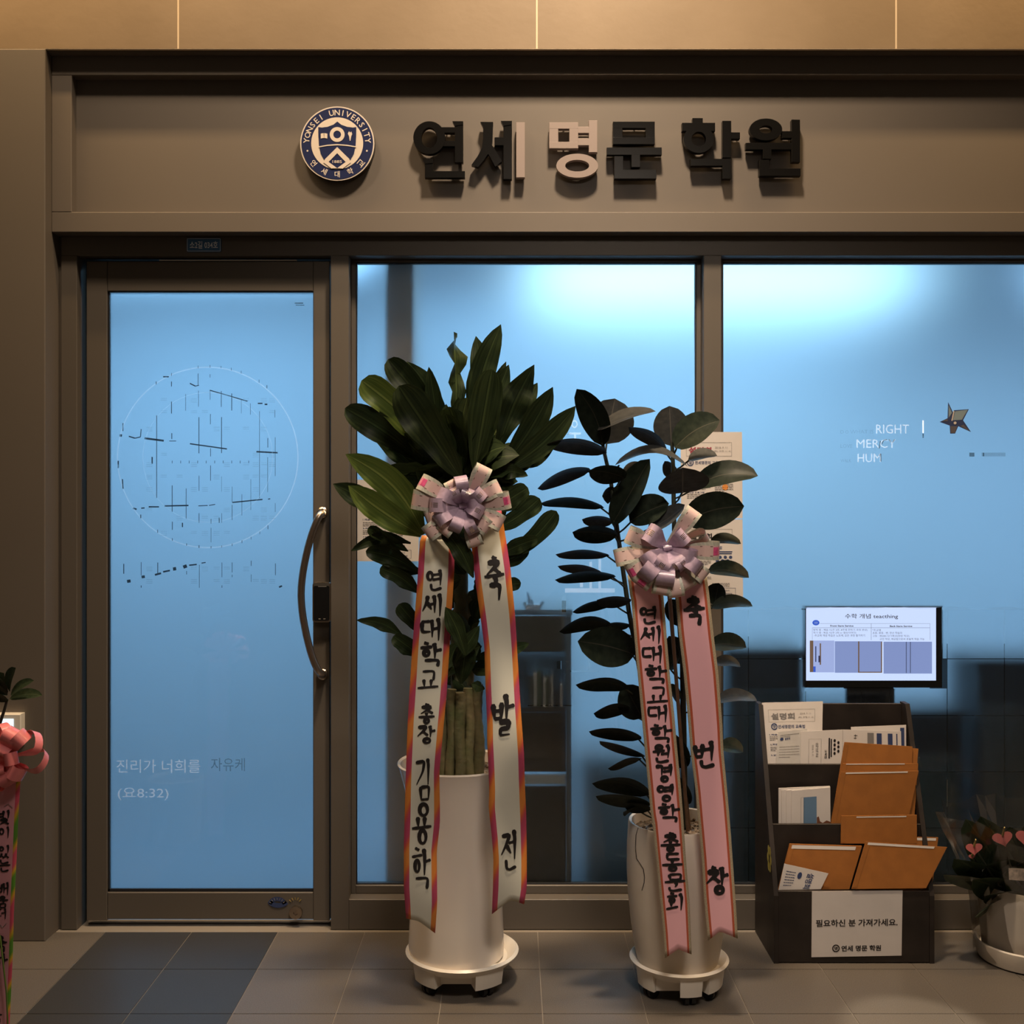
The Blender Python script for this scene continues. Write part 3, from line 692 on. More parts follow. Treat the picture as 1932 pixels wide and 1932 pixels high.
# emblem etched in the door film (broken, mostly faint traces)
Yd = YL + .0165; pd = lambda x, y: P(x, y, Yd)
fa = MB(); arcs(fa, 392, 863, 169, 171.5, 0, 360, Yd, 80); arcs(fa, 392, 863, 122, 123, 0, 360, Yd, 60); fa.out('etched_ring', faint_v, dr)
fr_ = random.Random(3); fd = MB(); fe = MB()
def zc_(x, y): return (190 + x / 3.864, 640 + y / 3.864)
darks = [((795, 372), (1070, 452), 7), ((650, 762), (920, 800), 9), ((320, 722), (460, 740), 14), ((1135, 820), (1290, 828), 11), ((465, 1216), (640, 1212), 10), ((960, 1190), (1180, 1168), 9), ((205, 708), (250, 722), 9), ((250, 722), (290, 712), 7), ((290, 712), (295, 655), 6),
         ((650, 322), (690, 342), 8), ((690, 342), (716, 336), 6), ((350, 1222), (425, 1222), 10), ((235, 1232), (262, 1240), 12), ((295, 1232), (320, 1230), 9), ((712, 1215), (780, 1212), 6), ((790, 1212), (835, 1204), 6), ((500, 742), (550, 742), 5), ((455, 274), (497, 274), 9), ((1145, 468), (1180, 468), 9), ((1195, 475), (1215, 475), 11),
         ((395, 1718), (440, 1706), 14), ((455, 1696), (505, 1686), 12), ((527, 1676), (550, 1672), 24), ((602, 1662), (628, 1652), 24), ((645, 1648), (700, 1642), 10), ((735, 1632), (765, 1628), 7), ((192, 1766), (218, 1762), 22), ((298, 1734), (322, 1730), 20), ((1300, 1808), (1322, 1798), 12), ((137, 700), (155, 703), 18), ((162, 612), (162, 670), 6), ((128, 886), (128, 940), 10), ((158, 1020), (163, 1090), 8), ((1220, 1166), (1236, 1163), 7)]
for p, q, w_ in darks:
    a_, b_ = zc_(*p), zc_(*q); dx, dy = b_[0] - a_[0], b_[1] - a_[1]; l = math.hypot(dx, dy); h_ = w_ / 3.864 / 2; nx, ny = -dy / l * h_, dx / l * h_
    fd.add([pd(a_[0] + nx, a_[1] + ny), pd(b_[0] + nx, b_[1] + ny), pd(b_[0] - nx, b_[1] - ny), pd(a_[0] - nx, a_[1] - ny)], [(0, 1, 2, 3)])
vert = [(408, 555, 1158, 4.5), (516, 246, 268, 3), (516, 308, 345, 5), (516, 455, 542, 5), (619, 400, 522, 3), (710, 193, 213, 3), (710, 250, 335, 4), (713, 375, 492, 3), (716, 568, 832, 5), (717, 995, 1105, 3.5), (797, 188, 208, 3), (797, 255, 280, 3), (798, 370, 442, 3), (800, 545, 620, 4), (801, 795, 855, 4), (801, 920, 1032, 4), (881, 568, 830, 5), (877, 195, 212, 3), (879, 378, 494, 4), (881, 1000, 1112, 2), (955, 395, 520, 5), (952, 208, 228, 3), (1025, 435, 540, 2), (1024, 230, 250, 3), (1091, 468, 550, 3), (1155, 295, 318, 3), (1158, 525, 1160, 3), (1212, 335, 358, 4), (1218, 720, 790, 4), (1217, 860, 1115, 3), (1270, 515, 570, 3), (1272, 715, 998, 3),
        (518, 685, 728, 6), (521, 1065, 1260, 5), (623, 1088, 1310, 4), (717, 1268, 1338, 4), (804, 1310, 1345, 4), (804, 1375, 1480, 3), (882, 1268, 1338, 3), (958, 1075, 1190, 3), (958, 1208, 1318, 4), (1029, 1130, 1285, 3), (1094, 1020, 1245, 2.5), (404, 308, 330, 5), (415, 1388, 1412, 4), (522, 1330, 1390, 5), (522, 1450, 1470, 4), (626, 1488, 1505, 4), (717, 1502, 1522, 5), (804, 1508, 1526, 4), (882, 1503, 1520, 3), (958, 1490, 1508, 4), (1030, 1466, 1486, 4), (1096, 1440, 1460, 3), (1160, 1402, 1422, 3), (1219, 1355, 1385, 4), (1272, 1195, 1260, 2.5), (292, 1278, 1305, 6),
        (168, 1637, 1710, 6), (295, 1625, 1720, 4), (295, 1795, 1812, 5), (416, 1628, 1705, 5), (626, 1690, 1715, 4), (719, 1645, 1812, 3.5), (884, 1628, 1735, 3.5), (884, 1795, 1812, 4), (958, 1628, 1700, 4), (958, 1718, 1735, 4), (1097, 1615, 1652, 4), (1097, 1715, 1770, 3), (1274, 1635, 1720, 4), (375, 858, 908, 9), (864, 1300, 1338, 6), (596, 1338, 1370, 8)]
for k in range(10): vert.append((521 + 62 * k, 885, 905, 4))
for x, y0, y1, w_ in vert:
    a_ = zc_(x - w_ / 2, y0); b_ = zc_(x + w_ / 2, y1)
    fd.add([pd(a_[0], b_[1]), pd(b_[0], b_[1]), pd(b_[0], a_[1]), pd(a_[0], a_[1])], [(0, 1, 2, 3)])
fd.out('etched_lines', dark_v, dr)
for k in range(95):   # faint hatching inside the emblem
    x, y = fr_.choice([355, 460, 575, 680, 760, 845, 920, 1060, 1130, 1190, 1250]), fr_.choice([430, 520, 640, 830, 900, 990, 1080, 1230, 1290, 1400, 1660, 1750])
    if (x - 780) ** 2 + (y - 860) ** 2 > 640 ** 2 and y < 1600: continue
    for j in range(fr_.randint(2, 3)):
        a_ = zc_(x - 22, y + j * 13); b_ = zc_(x + 22, y + j * 13 + 4)
        fe.add([pd(a_[0], b_[1]), pd(b_[0], b_[1]), pd(b_[0], a_[1]), pd(a_[0], a_[1])], [(0, 1, 2, 3)])
fe.out('etched_hatching', tint_d, dr)
ft = MB(); put_text(ft, '진리가 너희를', (220, 1433, 378, 1458), pd); put_text(ft, '(요8:32)', (222, 1486, 318, 1510), pd); ft.out('etched_verse', tl_mat('verse_line', (1, 1, 1), .40), dr)
ft = MB(); put_text(ft, '자유케', (398, 1430, 462, 1455), pd); pxbox(ft, 556, 571, 572, 573, Yd, .0004); pxbox(ft, 558, 575, 574, 576.5, Yd, .0004); ft.out('etched_verse', tint_m, dr)

# address plate above the door
ap = MB(); a = P(352, 475, YF - .004); b = P(417, 449, YF - .004); ap.prism(rrect(a.x, b.x, a.z, b.z, .005), YF - .004, YF + .001)
apo = tag(ap.out('address_plate', blue_plate), 'small blue address plate with white lettering fixed above the glass door', 'address plate')
t = MB(); put_text(t, '소2길 034호', (358, 455, 411, 469), lambda x, y: P(x, y, YF - .0046), .012); t.out('plate_lettering', pale_text, apo)
t = MB(); q = .0022
for x0, x1, z0, z1 in ((a.x + q, b.x - q, b.z - q - .001, b.z - q), (a.x + q, b.x - q, a.z + q, a.z + q + .001), (a.x + q, a.x + q + .001, a.z + q, b.z - q), (b.x - q - .001, b.x - q, a.z + q, b.z - q)): t.box(x0, x1, YF - .0046, YF - .004, z0, z1)
t.out('plate_border', pale_text, apo)

# ------------------------------------------------------------------ sign
def e2(x, y): return (540 + x / 3.715, 180 + y / 3.715)
YE = YS - .028
ec = P(636.4, 271, YE); R_ = 70 / F * YE
em = empty('round_crest_sign', (ec.x, YE, ec.z), 'round navy and cream university crest with shield, mounted left of the sign letters', 'sign')
MB().prism(circle(ec.x, ec.z, R_, 64), YE, YS).out('disc', sign_side, em)
MB().prism(circle(ec.x, ec.z, R_, 64), YE - .001, YE).out('rim', cream, em)
MB().prism(circle(ec.x, ec.z, R_ * .965, 64), YE - .002, YE - .001).out('outer_ring', navy, em)
MB().prism(circle(ec.x, ec.z, R_ * .70, 64), YE - .003, YE - .002).out('inner_field', cream, em)
def poly_px(pts, Y0, Y1, mb=None):
    mb = mb or MB(); mb.prism(PX([e2(*p) for p in pts], Y0), Y0, Y1); return mb
Lft = [(358, 183), (330, 205), (290, 220), (250, 225), (225, 222), (226, 290), (230, 350), (242, 410), (265, 450), (300, 485), (357, 510)]
shield = Lft + [(716 - x, y) for x, y in Lft[::-1][1:-1]]
poly_px(shield[::-1] if False else shield, YE - .004, YE - .003).out('shield', navy, em)
ch = MB(); poly_px([(228, 357), (290, 346), (358, 341), (426, 346), (489, 357), (489, 364), (426, 354), (358, 349), (290, 354), (229, 364)], YE - .005, YE - .004, ch)
poly_px([(357, 362), (272, 446), (297, 466), (357, 405), (416, 466), (443, 446)], YE - .005, YE - .004, ch)
cc = P(*e2(357, 274), YE - .005); ch.ring(cc.x, cc.z, 52 / 3.715 / F * YE, 27 / 3.715 / F * YE, YE - .005, YE - .004, 32)
poly_px([(242, 268), (262, 264), (264, 298), (242, 302)], YE - .005, YE - .004, ch); poly_px([(266, 264), (288, 268), (288, 302), (266, 298)], YE - .005, YE - .004, ch)
poly_px([(432, 268), (440, 250), (448, 262), (456, 252), (463, 270), (455, 288), (450, 318), (445, 318), (441, 288)], YE - .005, YE - .004, ch)
for s_ in (-1, 1):   # cream gaps either side of the diamond tip
    poly_px([(357 + s_ * 85, 446), (357 + s_ * 60, 466), (357, 510), (357 + s_ * 40, 512), (357 + s_ * 95, 470)], YE - .0048, YE - .004, ch)
ch.out('shield_charges', cream, em)
lt = MB(); r_t = 59
def arc_text(body, a_mid, step, r, size, flip=False):
    n_ = len(body)
    for i, chh in enumerate(body):
        if chh == ' ': continue
        th = math.radians(a_mid + (i - (n_ - 1) / 2) * step * (1 if flip else -1)); v, f, asp = glyphs(chh, .01)
        wd_ = size * min(asp, 1.1); cx, cz = ec.x + r * math.cos(th), ec.z + r * math.sin(th)
        up = Vector((math.cos(th), 0, math.sin(th))) * (-1 if flip else 1); rt = Vector((up.z, 0, -up.x))
        c_ = Vector((cx, YE - .0026, cz)); lt = MB(); lt.add([c_ + rt * ((u - .5) * wd_) - up * ((t_ - .5) * size) for u, t_ in v], f); lt.out('ring_letter', cream, em)
arc_text('YONSEI UNIVERSITY', 90, 10.6, R_ * .83, R_ * .155)
arc_text('연세대학교', -90, 25, R_ * .83, R_ * .17, True)
for s_ in (-1, 1): MB().prism(circle(ec.x + s_ * R_ * .80, ec.z - R_ * .20, R_ * .025, 10), YE - .0026, YE - .002).out('ring_dot', cream, em)
t = MB(); put_text(t, '1885', (*e2(324, 454), *e2(390, 474)), lambda x, y: P(x, y, YE - .0052), .005); t.out('year_lettering', cream, em)

YA = YS - .032
def letter(kind, label, mat, boxes, rings, conv, pale=None, flare=()):
    mb = MB(); nb = 0
    allx = []
    for k, (x0, y0, x1, y1) in enumerate(boxes):
        p0 = conv(x0, y0); p1 = conv(x1, y1); pxbox(mb, p0[0], p0[1], p1[0], p1[1], YA - .00012 * k, .020 + .0001 * k, .0008); allx += [p0, p1]
    for cx, cy_, rx, ry, ix, iy in rings:
        c_ = conv(cx, cy_); s_ = conv(1, 0)[0] - conv(0, 0)[0]; v = P(*c_, YA); u = s_ / F * YA
        mb.ring(v.x, v.z, rx * u, ix * u, YA - .0013, YA + .0195, 48, ry / rx, iy / ix); allx.append(c_)
    for poly in flare:
        mb.prism(PX([conv(*p) for p in poly], YA), YA - .0016 - .0001 * flare.index(poly), YA + .0198)
    ax = sum(a[0] for a in allx) / len(allx); ay = sum(a[1] for a in allx) / len(allx); lo = P(ax, ay, YS)
    rt = empty('sign_letter', (lo.x, YS, lo.z), label, 'sign letter', 'raised sign letters on the header')
    mb.out('letter_face', mat, rt)
    sd = MB()
    for (x0, y0, x1, y1) in boxes[:4]:
        c_ = conv((x0 + x1) / 2, (y0 + y1) / 2); v = P(*c_, YS); sd.tube([(v.x, YA + .015, v.z), (v.x, YS + .001, v.z)], .003, 6)
    if rings:
        for cx, cy_, rx, ry, ix, iy in rings:
            c_ = conv(cx + (rx + ix) / 2, cy_); v = P(*c_, YS); sd.tube([(v.x, YA + .015, v.z), (v.x, YS + .001, v.z)], .003, 6)
    sd.out('standoff_pin', sign_side, rt)
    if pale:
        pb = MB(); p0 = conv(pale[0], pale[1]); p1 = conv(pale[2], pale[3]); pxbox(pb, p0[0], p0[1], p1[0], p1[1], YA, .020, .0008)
        tag(pb.out('letter_stroke', sign_pale, rt), 'upright stroke painted pale as a reflection')
    return rt
def e3(x, y): return (1000 + x / 3.45, 180 + y / 3.45)
letter('yeon', 'first raised black sign letter, with a round ring, right beside the crest', sign_black, [(1080, 222, 1190, 262), (1080, 318, 1190, 357), (1182, 182, 1240, 470), (972, 443, 1030, 577), (972, 530, 1252, 577)], [(1003, 297, 112, 115, 55, 72)], e2, flare=[[(1165, 182), (1240, 182), (1240, 205), (1182, 215)], [(955, 443), (1030, 443), (1030, 475), (972, 480)]])
letter('se', 'second raised sign letter, black with a reflection painted pale on its right stroke', sign_black, [(1460, 293, 1525, 350), (1522, 180, 1582, 587)], [], e2, pale=(1612, 188, 1673, 575),
       flare=[[(1362, 187), (1450, 187), (1448, 250), (1445, 330), (1422, 400), (1385, 455), (1345, 503), (1298, 488), (1340, 430), (1372, 370), (1380, 300), (1380, 222)], [(1436, 340), (1470, 390), (1512, 462), (1465, 500), (1425, 425), (1400, 385)], [(1505, 180), (1582, 180), (1582, 205), (1522, 215)]])
letter('myeong', 'third raised sign letter, painted pale all over as a reflection, in the middle of the row', sign_pale, [(125, 175, 184, 345), (256, 175, 314, 345), (125, 175, 314, 217), (125, 302, 314, 345), (312, 203, 388, 245), (312, 278, 388, 325), (383, 163, 438, 370)], [(307, 458, 136, 78, 78, 38)], e3)
letter('mun', 'fourth raised black sign letter, a box over a T and a corner', sign_black, [(540, 170, 602, 318), (753, 170, 812, 318), (540, 170, 812, 213), (540, 272, 812, 318), (500, 338, 858, 387), (660, 385, 717, 467), (548, 395, 607, 542), (548, 483, 823, 542)], [], e3)
letter('hak', 'fifth raised black sign letter, with a cap, bar and ring, after the word gap', sign_black, [(1058, 147, 1125, 182), (990, 178, 1205, 232), (1253, 165, 1310, 405), (1308, 240, 1367, 282), (1045, 412, 1310, 458), (1253, 412, 1310, 542)], [(1098, 285, 98, 90, 47, 48)], e3)
letter('won', 'sixth and last raised black sign letter, with an oval ring at top left', sign_black, [(1405, 308, 1705, 352), (1517, 350, 1572, 412), (1640, 232, 1706, 277), (1703, 157, 1758, 434), (1493, 420, 1557, 524), (1493, 475, 1762, 524)], [(1535, 222, 106, 71, 42, 26)], e3)
# ------------------------------------------------------------------ notices taped on the glass
def page(name, label, cat, corners, Y, mat, group=None, th=.0012, parent=None, back=None):
    """sheet from four px corners (tl,tr,br,bl), Y one depth or four; returns object and page->3D map (0..1, 0..1)"""
    Ys = Y if isinstance(Y, (list, tuple)) else [Y] * 4
    c = [P(p[0], p[1], y) for p, y in zip(corners, Ys)]
    nrm = (c[1] - c[0]).cross(c[3] - c[0]).normalized()
    if nrm.y > 0: nrm = -nrm
    vs_ = c + [q - nrm * th for q in c]
    o = mk(name, vs_, [(0, 3, 2, 1), (4, 5, 6, 7), (0, 1, 5, 4), (1, 2, 6, 5), (2, 3, 7, 6), (3, 0, 4, 7)], mat, parent)
    tag(o, label, cat, group)
    def fn(u, v, lift=.0007):
        return c[0] * (1 - u) * (1 - v) + c[1] * u * (1 - v) + c[2] * u * v + c[3] * (1 - u) * v + nrm * lift
    return o, fn
def rule(mb, fn, x0, y0, x1, y1, mi=0): mb.add([fn(x0, y0), fn(x1, y0), fn(x1, y1), fn(x0, y1)], [(0, 1, 2, 3)], mi=mi)
def frame(mb, fn, x0, y0, x1, y1, t=.005):
    for q in ((x0, y0, x1, y0 + t * .7), (x0, y1 - t * .7, x1, y1), (x0, y0, x0 + t, y1), (x1 - t, y0, x1, y1)): rule(mb, fn, *q)
def lines(mb, fn, x0, y0, x1, n, dy, h, rnd):
    for i in range(n):
        x = x0; e = x1 if i < n - 1 else x0 + (x1 - x0) * rnd.uniform(.5, .9)
        while x < e:
            w_ = rnd.uniform(.02, .06); rule(mb, fn, x, y0 + i * dy, min(e, x + w_), y0 + i * dy + h); x += w_ + .008
def flyer_print(o, fn, title_mat, full=True, seed=1):
    rnd = random.Random(seed); t = MB(); tx = lambda u, v: fn(u, v)
    put_text(t, '설명회', (.13, .175, .50, .25), tx, .03); t.out('headline', title_mat, o)
    g = MB(); frame(g, fn, .09, .12, .83, .28)
    put_text(g, '2018. 9. 11', (.56, .17, .76, .19), tx); put_text(g, '(화) 오전 11 시', (.54, .21, .81, .235), tx)
    lines(g, fn, .10, .52, .48, 3, .02, .008, rnd); lines(g, fn, .10, .62, .48, 3, .02, .008, rnd); lines(g, fn, .10, .72, .48, 3, .02, .008, rnd)
    lines(g, fn, .55, .60, .85, 5, .02, .008, rnd); lines(g, fn, .5, .80, .78, 4, .018, .007, rnd)
    g.out('small_print', ink_grey, o)
    k = MB(); put_text(k, '연세명문의 교육법', (.23, .335, .66, .375), tx, .02)
    put_text(k, '1.배움 및 설명회', (.10, .475, .42, .50), tx, .02); put_text(k, '2.학습방식', (.10, .585, .32, .605), tx, .02); put_text(k, '3.상담 프로그램', (.10, .69, .38, .71), tx, .02)
    rule(k, fn, .50, .40, .83, .412); rule(k, fn, .51, .423, .82, .435)
    for i in range(4): k.add([fn(.545 + i * .085 + .028 * math.cos(a), .475 + .02 * math.sin(a)) for a in [2 * math.pi * j / 10 for j in range(10)]], [tuple(range(10))])
    for i in range(3): k.add([fn(.585 + i * .085 + .028 * math.cos(a), .52 + .02 * math.sin(a)) for a in [2 * math.pi * j / 10 for j in range(10)]], [tuple(range(10))])
    frame(k, fn, .56, .86, .88, .965); put_text(k, '연세명문학원', (.62, .925, .82, .945), tx, .02); put_text(k, '02.설명회', (.62, .885, .78, .905), tx)
    for a0_ in range(0, 24):
        pass
    n_ = 24; k.add([fn(.155 + r * math.cos(a), .355 + r * .72 * math.sin(a)) for r in (.055, .040) for a in [2 * math.pi * j / n_ for j in range(n_)]], [(j, n_ + j, n_ + (j + 1) % n_, (j + 1) % n_) for j in range(n_)])
    put_text(k, '명', (.13, .335, .18, .375), tx, .02)
    k.out('body_print', ink_navy, o)
    s = MB(); s.add([fn(.72 + .05 * math.cos(a), .64 + .035 * math.sin(a)) for a in [2 * math.pi * j / 14 for j in range(14)]], [tuple(range(14))]); s.out('round_mark', ink_orange, o)
YPo = YF - .003
o, fn = page('notice_sheet', 'upper white notice with red headline taped to the post behind the rubber plant', 'notice', [(1284, 815), (1400, 815), (1401, 978), (1285, 978)], YPo, paper, 'notice sheets taped on the window'); flyer_print(o, fn, ink_red, seed=1)
o, fn = page('notice_sheet', 'lower white notice with black headline taped to the post behind the right bow', 'notice', [(1285, 980), (1401, 980), (1402, 1130), (1286, 1130)], YPo, paper, 'notice sheets taped on the window'); flyer_print(o, fn, ink, seed=2)
o, fn = page('notice_sheet', 'white notice sheet behind the left leaves of the dracaena, at the edge of the window', 'notice', [(673, 905), (790, 905), (790, 1059), (673, 1059)], YG - .003, paper, 'notice sheets taped on the window'); flyer_print(o, fn, ink_red, seed=3)
# folded clear star cut in the glass film: shown as a star of dark, grey and pale facets
sc = P(1803, 797, YG); stv = [(1789, 759), (1798, 778), (1800, 774), (1828, 772), (1817, 793), (1832, 815), (1808, 804), (1802, 818), (1793, 818), (1792, 803), (1773, 796), (1788, 789)]
star = empty('star_cutout', (sc.x, YG, sc.z), 'dark five-pointed star cut in the film of the right window beside the pale words', 'star')
def fpoly(mb, pts, Y, d=.0012): mb.prism(PX(pts, Y), Y, Y + d); return mb
fpoly(MB(), stv, YG - .0015).out('star_base', ink_navy, star)
s_ = MB(); fpoly(s_, [(1802, 776), (1826, 773), (1815, 792), (1798, 793)], YG - .002, .0006); fpoly(s_, [(1790, 765), (1796, 779), (1790, 788)], YG - .002, .0006); s_.out('star_facet', thin_mat('star_grey', (.25, .33, .38), 1), star)
s_ = MB(); fpoly(s_, [(1793, 804), (1806, 804), (1802, 817), (1794, 817)], YG - .002, .0006); fpoly(s_, [(1812, 804), (1818, 801), (1830, 814)], YG - .002, .0006); fpoly(s_, [(1775, 795), (1788, 790), (1788, 795)], YG - .002, .0006); s_.out('star_facet', thin_mat('star_brown', (.12, .11, .13), 1), star)
s_ = MB(); s_.prism(circle(*((lambda v: (v.x, v.z))(P(1802, 798, YG - .0024))), .005, 12), YG - .0026, YG - .002); fpoly(s_, [(1799, 775), (1801, 776), (1797, 794), (1795, 794)], YG - .0024, .0004); s_.out('star_facet', cream, star)

# ------------------------------------------------------------------ things behind the glass
YB = YFI + .004
tvy = YFI + .012
tv = empty('wall_screen', (X(1645, tvy), tvy, Z(1290, tvy)), 'lit flat screen with a lesson slide standing behind the right window', 'screen')
a = P(1519.5, 1298, tvy); b = P(1779, 1143, tvy)
MB().box(a.x, b.x, tvy + .004, tvy + .05, a.z, b.z, .003).out('bezel', blackgloss, tv)
scr_m = emis('lit_screen', (0.62, 0.72, 1.0), 1.15)
SW, SH = (1521, 1766), (1146, 1284)
tf = lambda x, y: P(x, y, tvy + .0020)
so = MB(); pxbox(so, SW[0], SH[0], SW[1], SH[1], tvy + .003, .003); so.out('display', scr_m, tv)
t = MB(); s2 = lambda x, y: (1500 + x / 6.44, 1130 + y / 6.44)
def tt(mb, body, x0, y0, x1, y1, bold=0): put_text(mb, body, (*s2(x0, y0), *s2(x1, y1)), tf, bold)
tt(t, '수학 개념 teacthing', 608, 180, 1252, 248, .008)
t.out('slide_title', ink_grey, tv)
t = MB(); tt(t, 'Front Stage Service', 428, 316, 710, 345, .03); tt(t, 'Back Stage Service', 1152, 320, 1424, 348, .03)
tt(t, '방학 중 : 예습 시(주 5회, 8주에 한학기 과정 완성)', 222, 364, 880, 392); tt(t, '학기 중 : 복습 시(주 2회 or 월요시마다)', 222, 398, 742, 426); tt(t, '-주교재 개념 학습은 노트에, 모든 과정 필기하기', 228, 430, 850, 460)
tt(t, '*주교재', 938, 366, 1042, 392); tt(t, '초등, 중등 : 쎈, 연산 학습지', 942, 400, 1300, 428); tt(t, '고등 : 쎈,EBS 단기특강(현장 직강)', 942, 438, 1388, 466); tt(t, '교안 작성, 제공함으로써 효율적 학습 가능', 1028, 474, 1572, 502)
for x0, y0, x1, y1 in ((300, 298, 1640, 300), (210, 348, 1640, 351), (925, 300, 928, 500), (210, 348, 212, 500), (1640, 300, 1642, 500)):
    p0, p1 = s2(x0, y0), s2(x1, y1); pxbox(t, p0[0], p0[1], p1[0], p1[1], tvy + .0022, .0004)
t.out('slide_print', ink_grey, tv)
def scr(x0, y0, x1, y1, mat, nm='slide_photo', d=.0004):
    p0, p1 = s2(x0, y0), s2(x1, y1); q = MB(); pxbox(q, p0[0], p0[1], p1[0], p1[1], tvy + .0024 - d, .0004); return q.out(nm, mat, tv)
ep = emis('slide_photo_blue', (.30, .38, .72), .85); ep2 = emis('slide_photo_white', (.42, .50, .85), .95); eb = emis('slide_photo_wood', (.30, .18, .12), .6); ed = emis('slide_photo_dark', (.02, .03, .10), .8); er = emis('slide_badge', (.04, .12, .62), 1.0)
scr(180, 506, 478, 892, ep2); scr(484, 515, 1058, 897, ep); scr(1076, 520, 1664, 907, ep)
scr(180, 506, 222, 888, eb, d=.0008); scr(766, 515, 782, 897, eb, d=.0008); scr(1044, 520, 1058, 897, eb, d=.0008); scr(766, 885, 1058, 897, eb, d=.0008)
scr(246, 575, 258, 765, ed, d=.0008); scr(285, 690, 315, 770, ed, d=.0008); scr(300, 540, 316, 800, eb, d=.0008); scr(222, 820, 250, 888, er, d=.0008); scr(1348, 522, 1356, 900, thin_mat('photo_seam', (.10, .12, .25), .8), d=.0008); scr(1398, 522, 1406, 900, thin_mat('photo_seam2', (.10, .12, .25), .8), d=.0008)
bd = MB(); bd.prism([P(*s2(254 + 43 * math.cos(a), 289 + 33 * math.sin(a)), tvy + .0015).xz for a in [-2 * math.pi * j / 20 for j in range(20)]], tvy + .0015, tvy + .0022); bd.out('slide_badge', er, tv)
t = MB(); put_text(t, '03', (*s2(236, 278), *s2(272, 300)), lambda x, y: P(x, y, tvy + .0012)); t.out('slide_badge_print', emis('badge_print', (.6, .7, 1), .8), tv)
# stand below the screen reaching down to the desk
MB().box(X(1600, tvy), X(1690, tvy), tvy + .02, tvy + .05, Z(1345, tvy), a.z, .002).out('screen_stand', dark_furn, tv)

# column just behind window 1
cb = MB(); cb.box(X(731, 3.84), X(783, 3.84), 3.80, 4.0, 0, 2.7, .006); tag(cb.out('trim_column', column_m), kind='structure')
def part_box(root, name, x0, y0, x1, y1, Y, dep, mat, c=.002):
    q = MB(); pxbox(q, x0, y0, x1, y1, Y, dep, c); return q.out(name, mat, root)
# reception cabinet behind window 1
YC = 3.758
zfloor = 966 + F * EYE / YC
cab = empty('reception_cabinet', (X(1010, YC), YC, 0), 'grey reception cabinet with an open shelf seen through the middle window', 'cabinet')
part_box(cab, 'side_panel', 925, 1160, 935, zfloor - 1, YC, .38, mid_furn)
part_box(cab, 'side_panel', 1068, 1160, 1078, zfloor - 1, YC, .38, mid_furn)
part_box(cab, 'cabinet_top', 920, 1150, 1080, 1160, YC, .38, mid_furn)
part_box(cab, 'drawer_front', 936, 1162, 1067, 1228, YC + .003, .02, mid_furn)
part_box(cab, 'shelf', 936, 1334, 1067, 1342, YC + .004, .34, brown_furn)
part_box(cab, 'cabinet_door', 936, 1343, 1067, 1456, YC + .003, .02, brown_furn)
part_box(cab, 'light_strip', 936, 1461, 1067, 1479, YC + .003, .02, white_wall)
part_box(cab, 'cabinet_door', 936, 1482, 1067, zfloor - 4, YC + .003, .02, dark_furn)
q = MB(); q.box(X(936, YC), X(1067, YC), YC + .36, YC + .37, Z(1334, YC), Z(1230, YC)); q.out('back_panel', white_wall, cab)
# files on the shelf
fm = [mid_furn, paper2, pbr('green_file', (.10, .14, .09), .6), paper, pbr('olive_file', (.13, .16, .09), .6), ink_grey, paper2, dark_furn, paper]
fx = [(998, 1006, 1275), (1006, 1014, 1268), (1014, 1021, 1264), (1024, 1030, 1277), (1030, 1034, 1272), (1034, 1039, 1275), (1039, 1044, 1273), (1048, 1054, 1300), (1056, 1062, 1290)]
fl_ = ['slim grey file at the left end of the cabinet shelf', 'cream file second from the left on the cabinet shelf', 'dark green file third from left on the cabinet shelf', 'white file in the middle of the cabinet shelf', 'narrow olive file right of the white one on the cabinet shelf', 'thin grey file leaning in the middle of the cabinet shelf', 'cream folder right of the thin grey file on the cabinet shelf', 'short dark folder near the right end of the cabinet shelf', 'short white folder at the right end of the cabinet shelf']
for (x0, x1, y0), m_, lb in zip(fx, fm, fl_):
    q = MB(); pxbox(q, x0 + .4, y0, x1 - .4, 1333.6, YC + .006, .22, .001); tag(q.out('file', m_), lb, 'file', 'files on the cabinet shelf')
# pen tray
pt_ = empty('pen_tray', P(1008, 1150, YC + .01), 'small white tray holding leaflets and pens on the reception cabinet', 'tray')
q = MB(); q.prism(PX([(990, 1141), (1020, 1141), (1016, 1150), (993, 1150)], YC + .006), YC + .006, YC + .07); q.out('tray_body', paper, pt_)
for i, (p, m_) in enumerate(((((987, 1137), (992, 1134), (999, 1150), (993, 1150)), fm[4]), (((994, 1117), (997, 1117), (1002, 1150), (998, 1150)), ink_navy), (((1001, 1131), (1005, 1131), (1009, 1150), (1004, 1150)), ink), (((1014, 1143), (1023, 1133), (1027, 1135), (1018, 1150)), ink_grey), (((999, 1122), (1001, 1122), (1001, 1150), (999, 1150)), paper))):
    q = MB(); q.prism(PX(p, YC + .02 + i * .003), YC + .02 + i * .003, YC + .022 + i * .003); q.out('leaflet', m_, pt_)
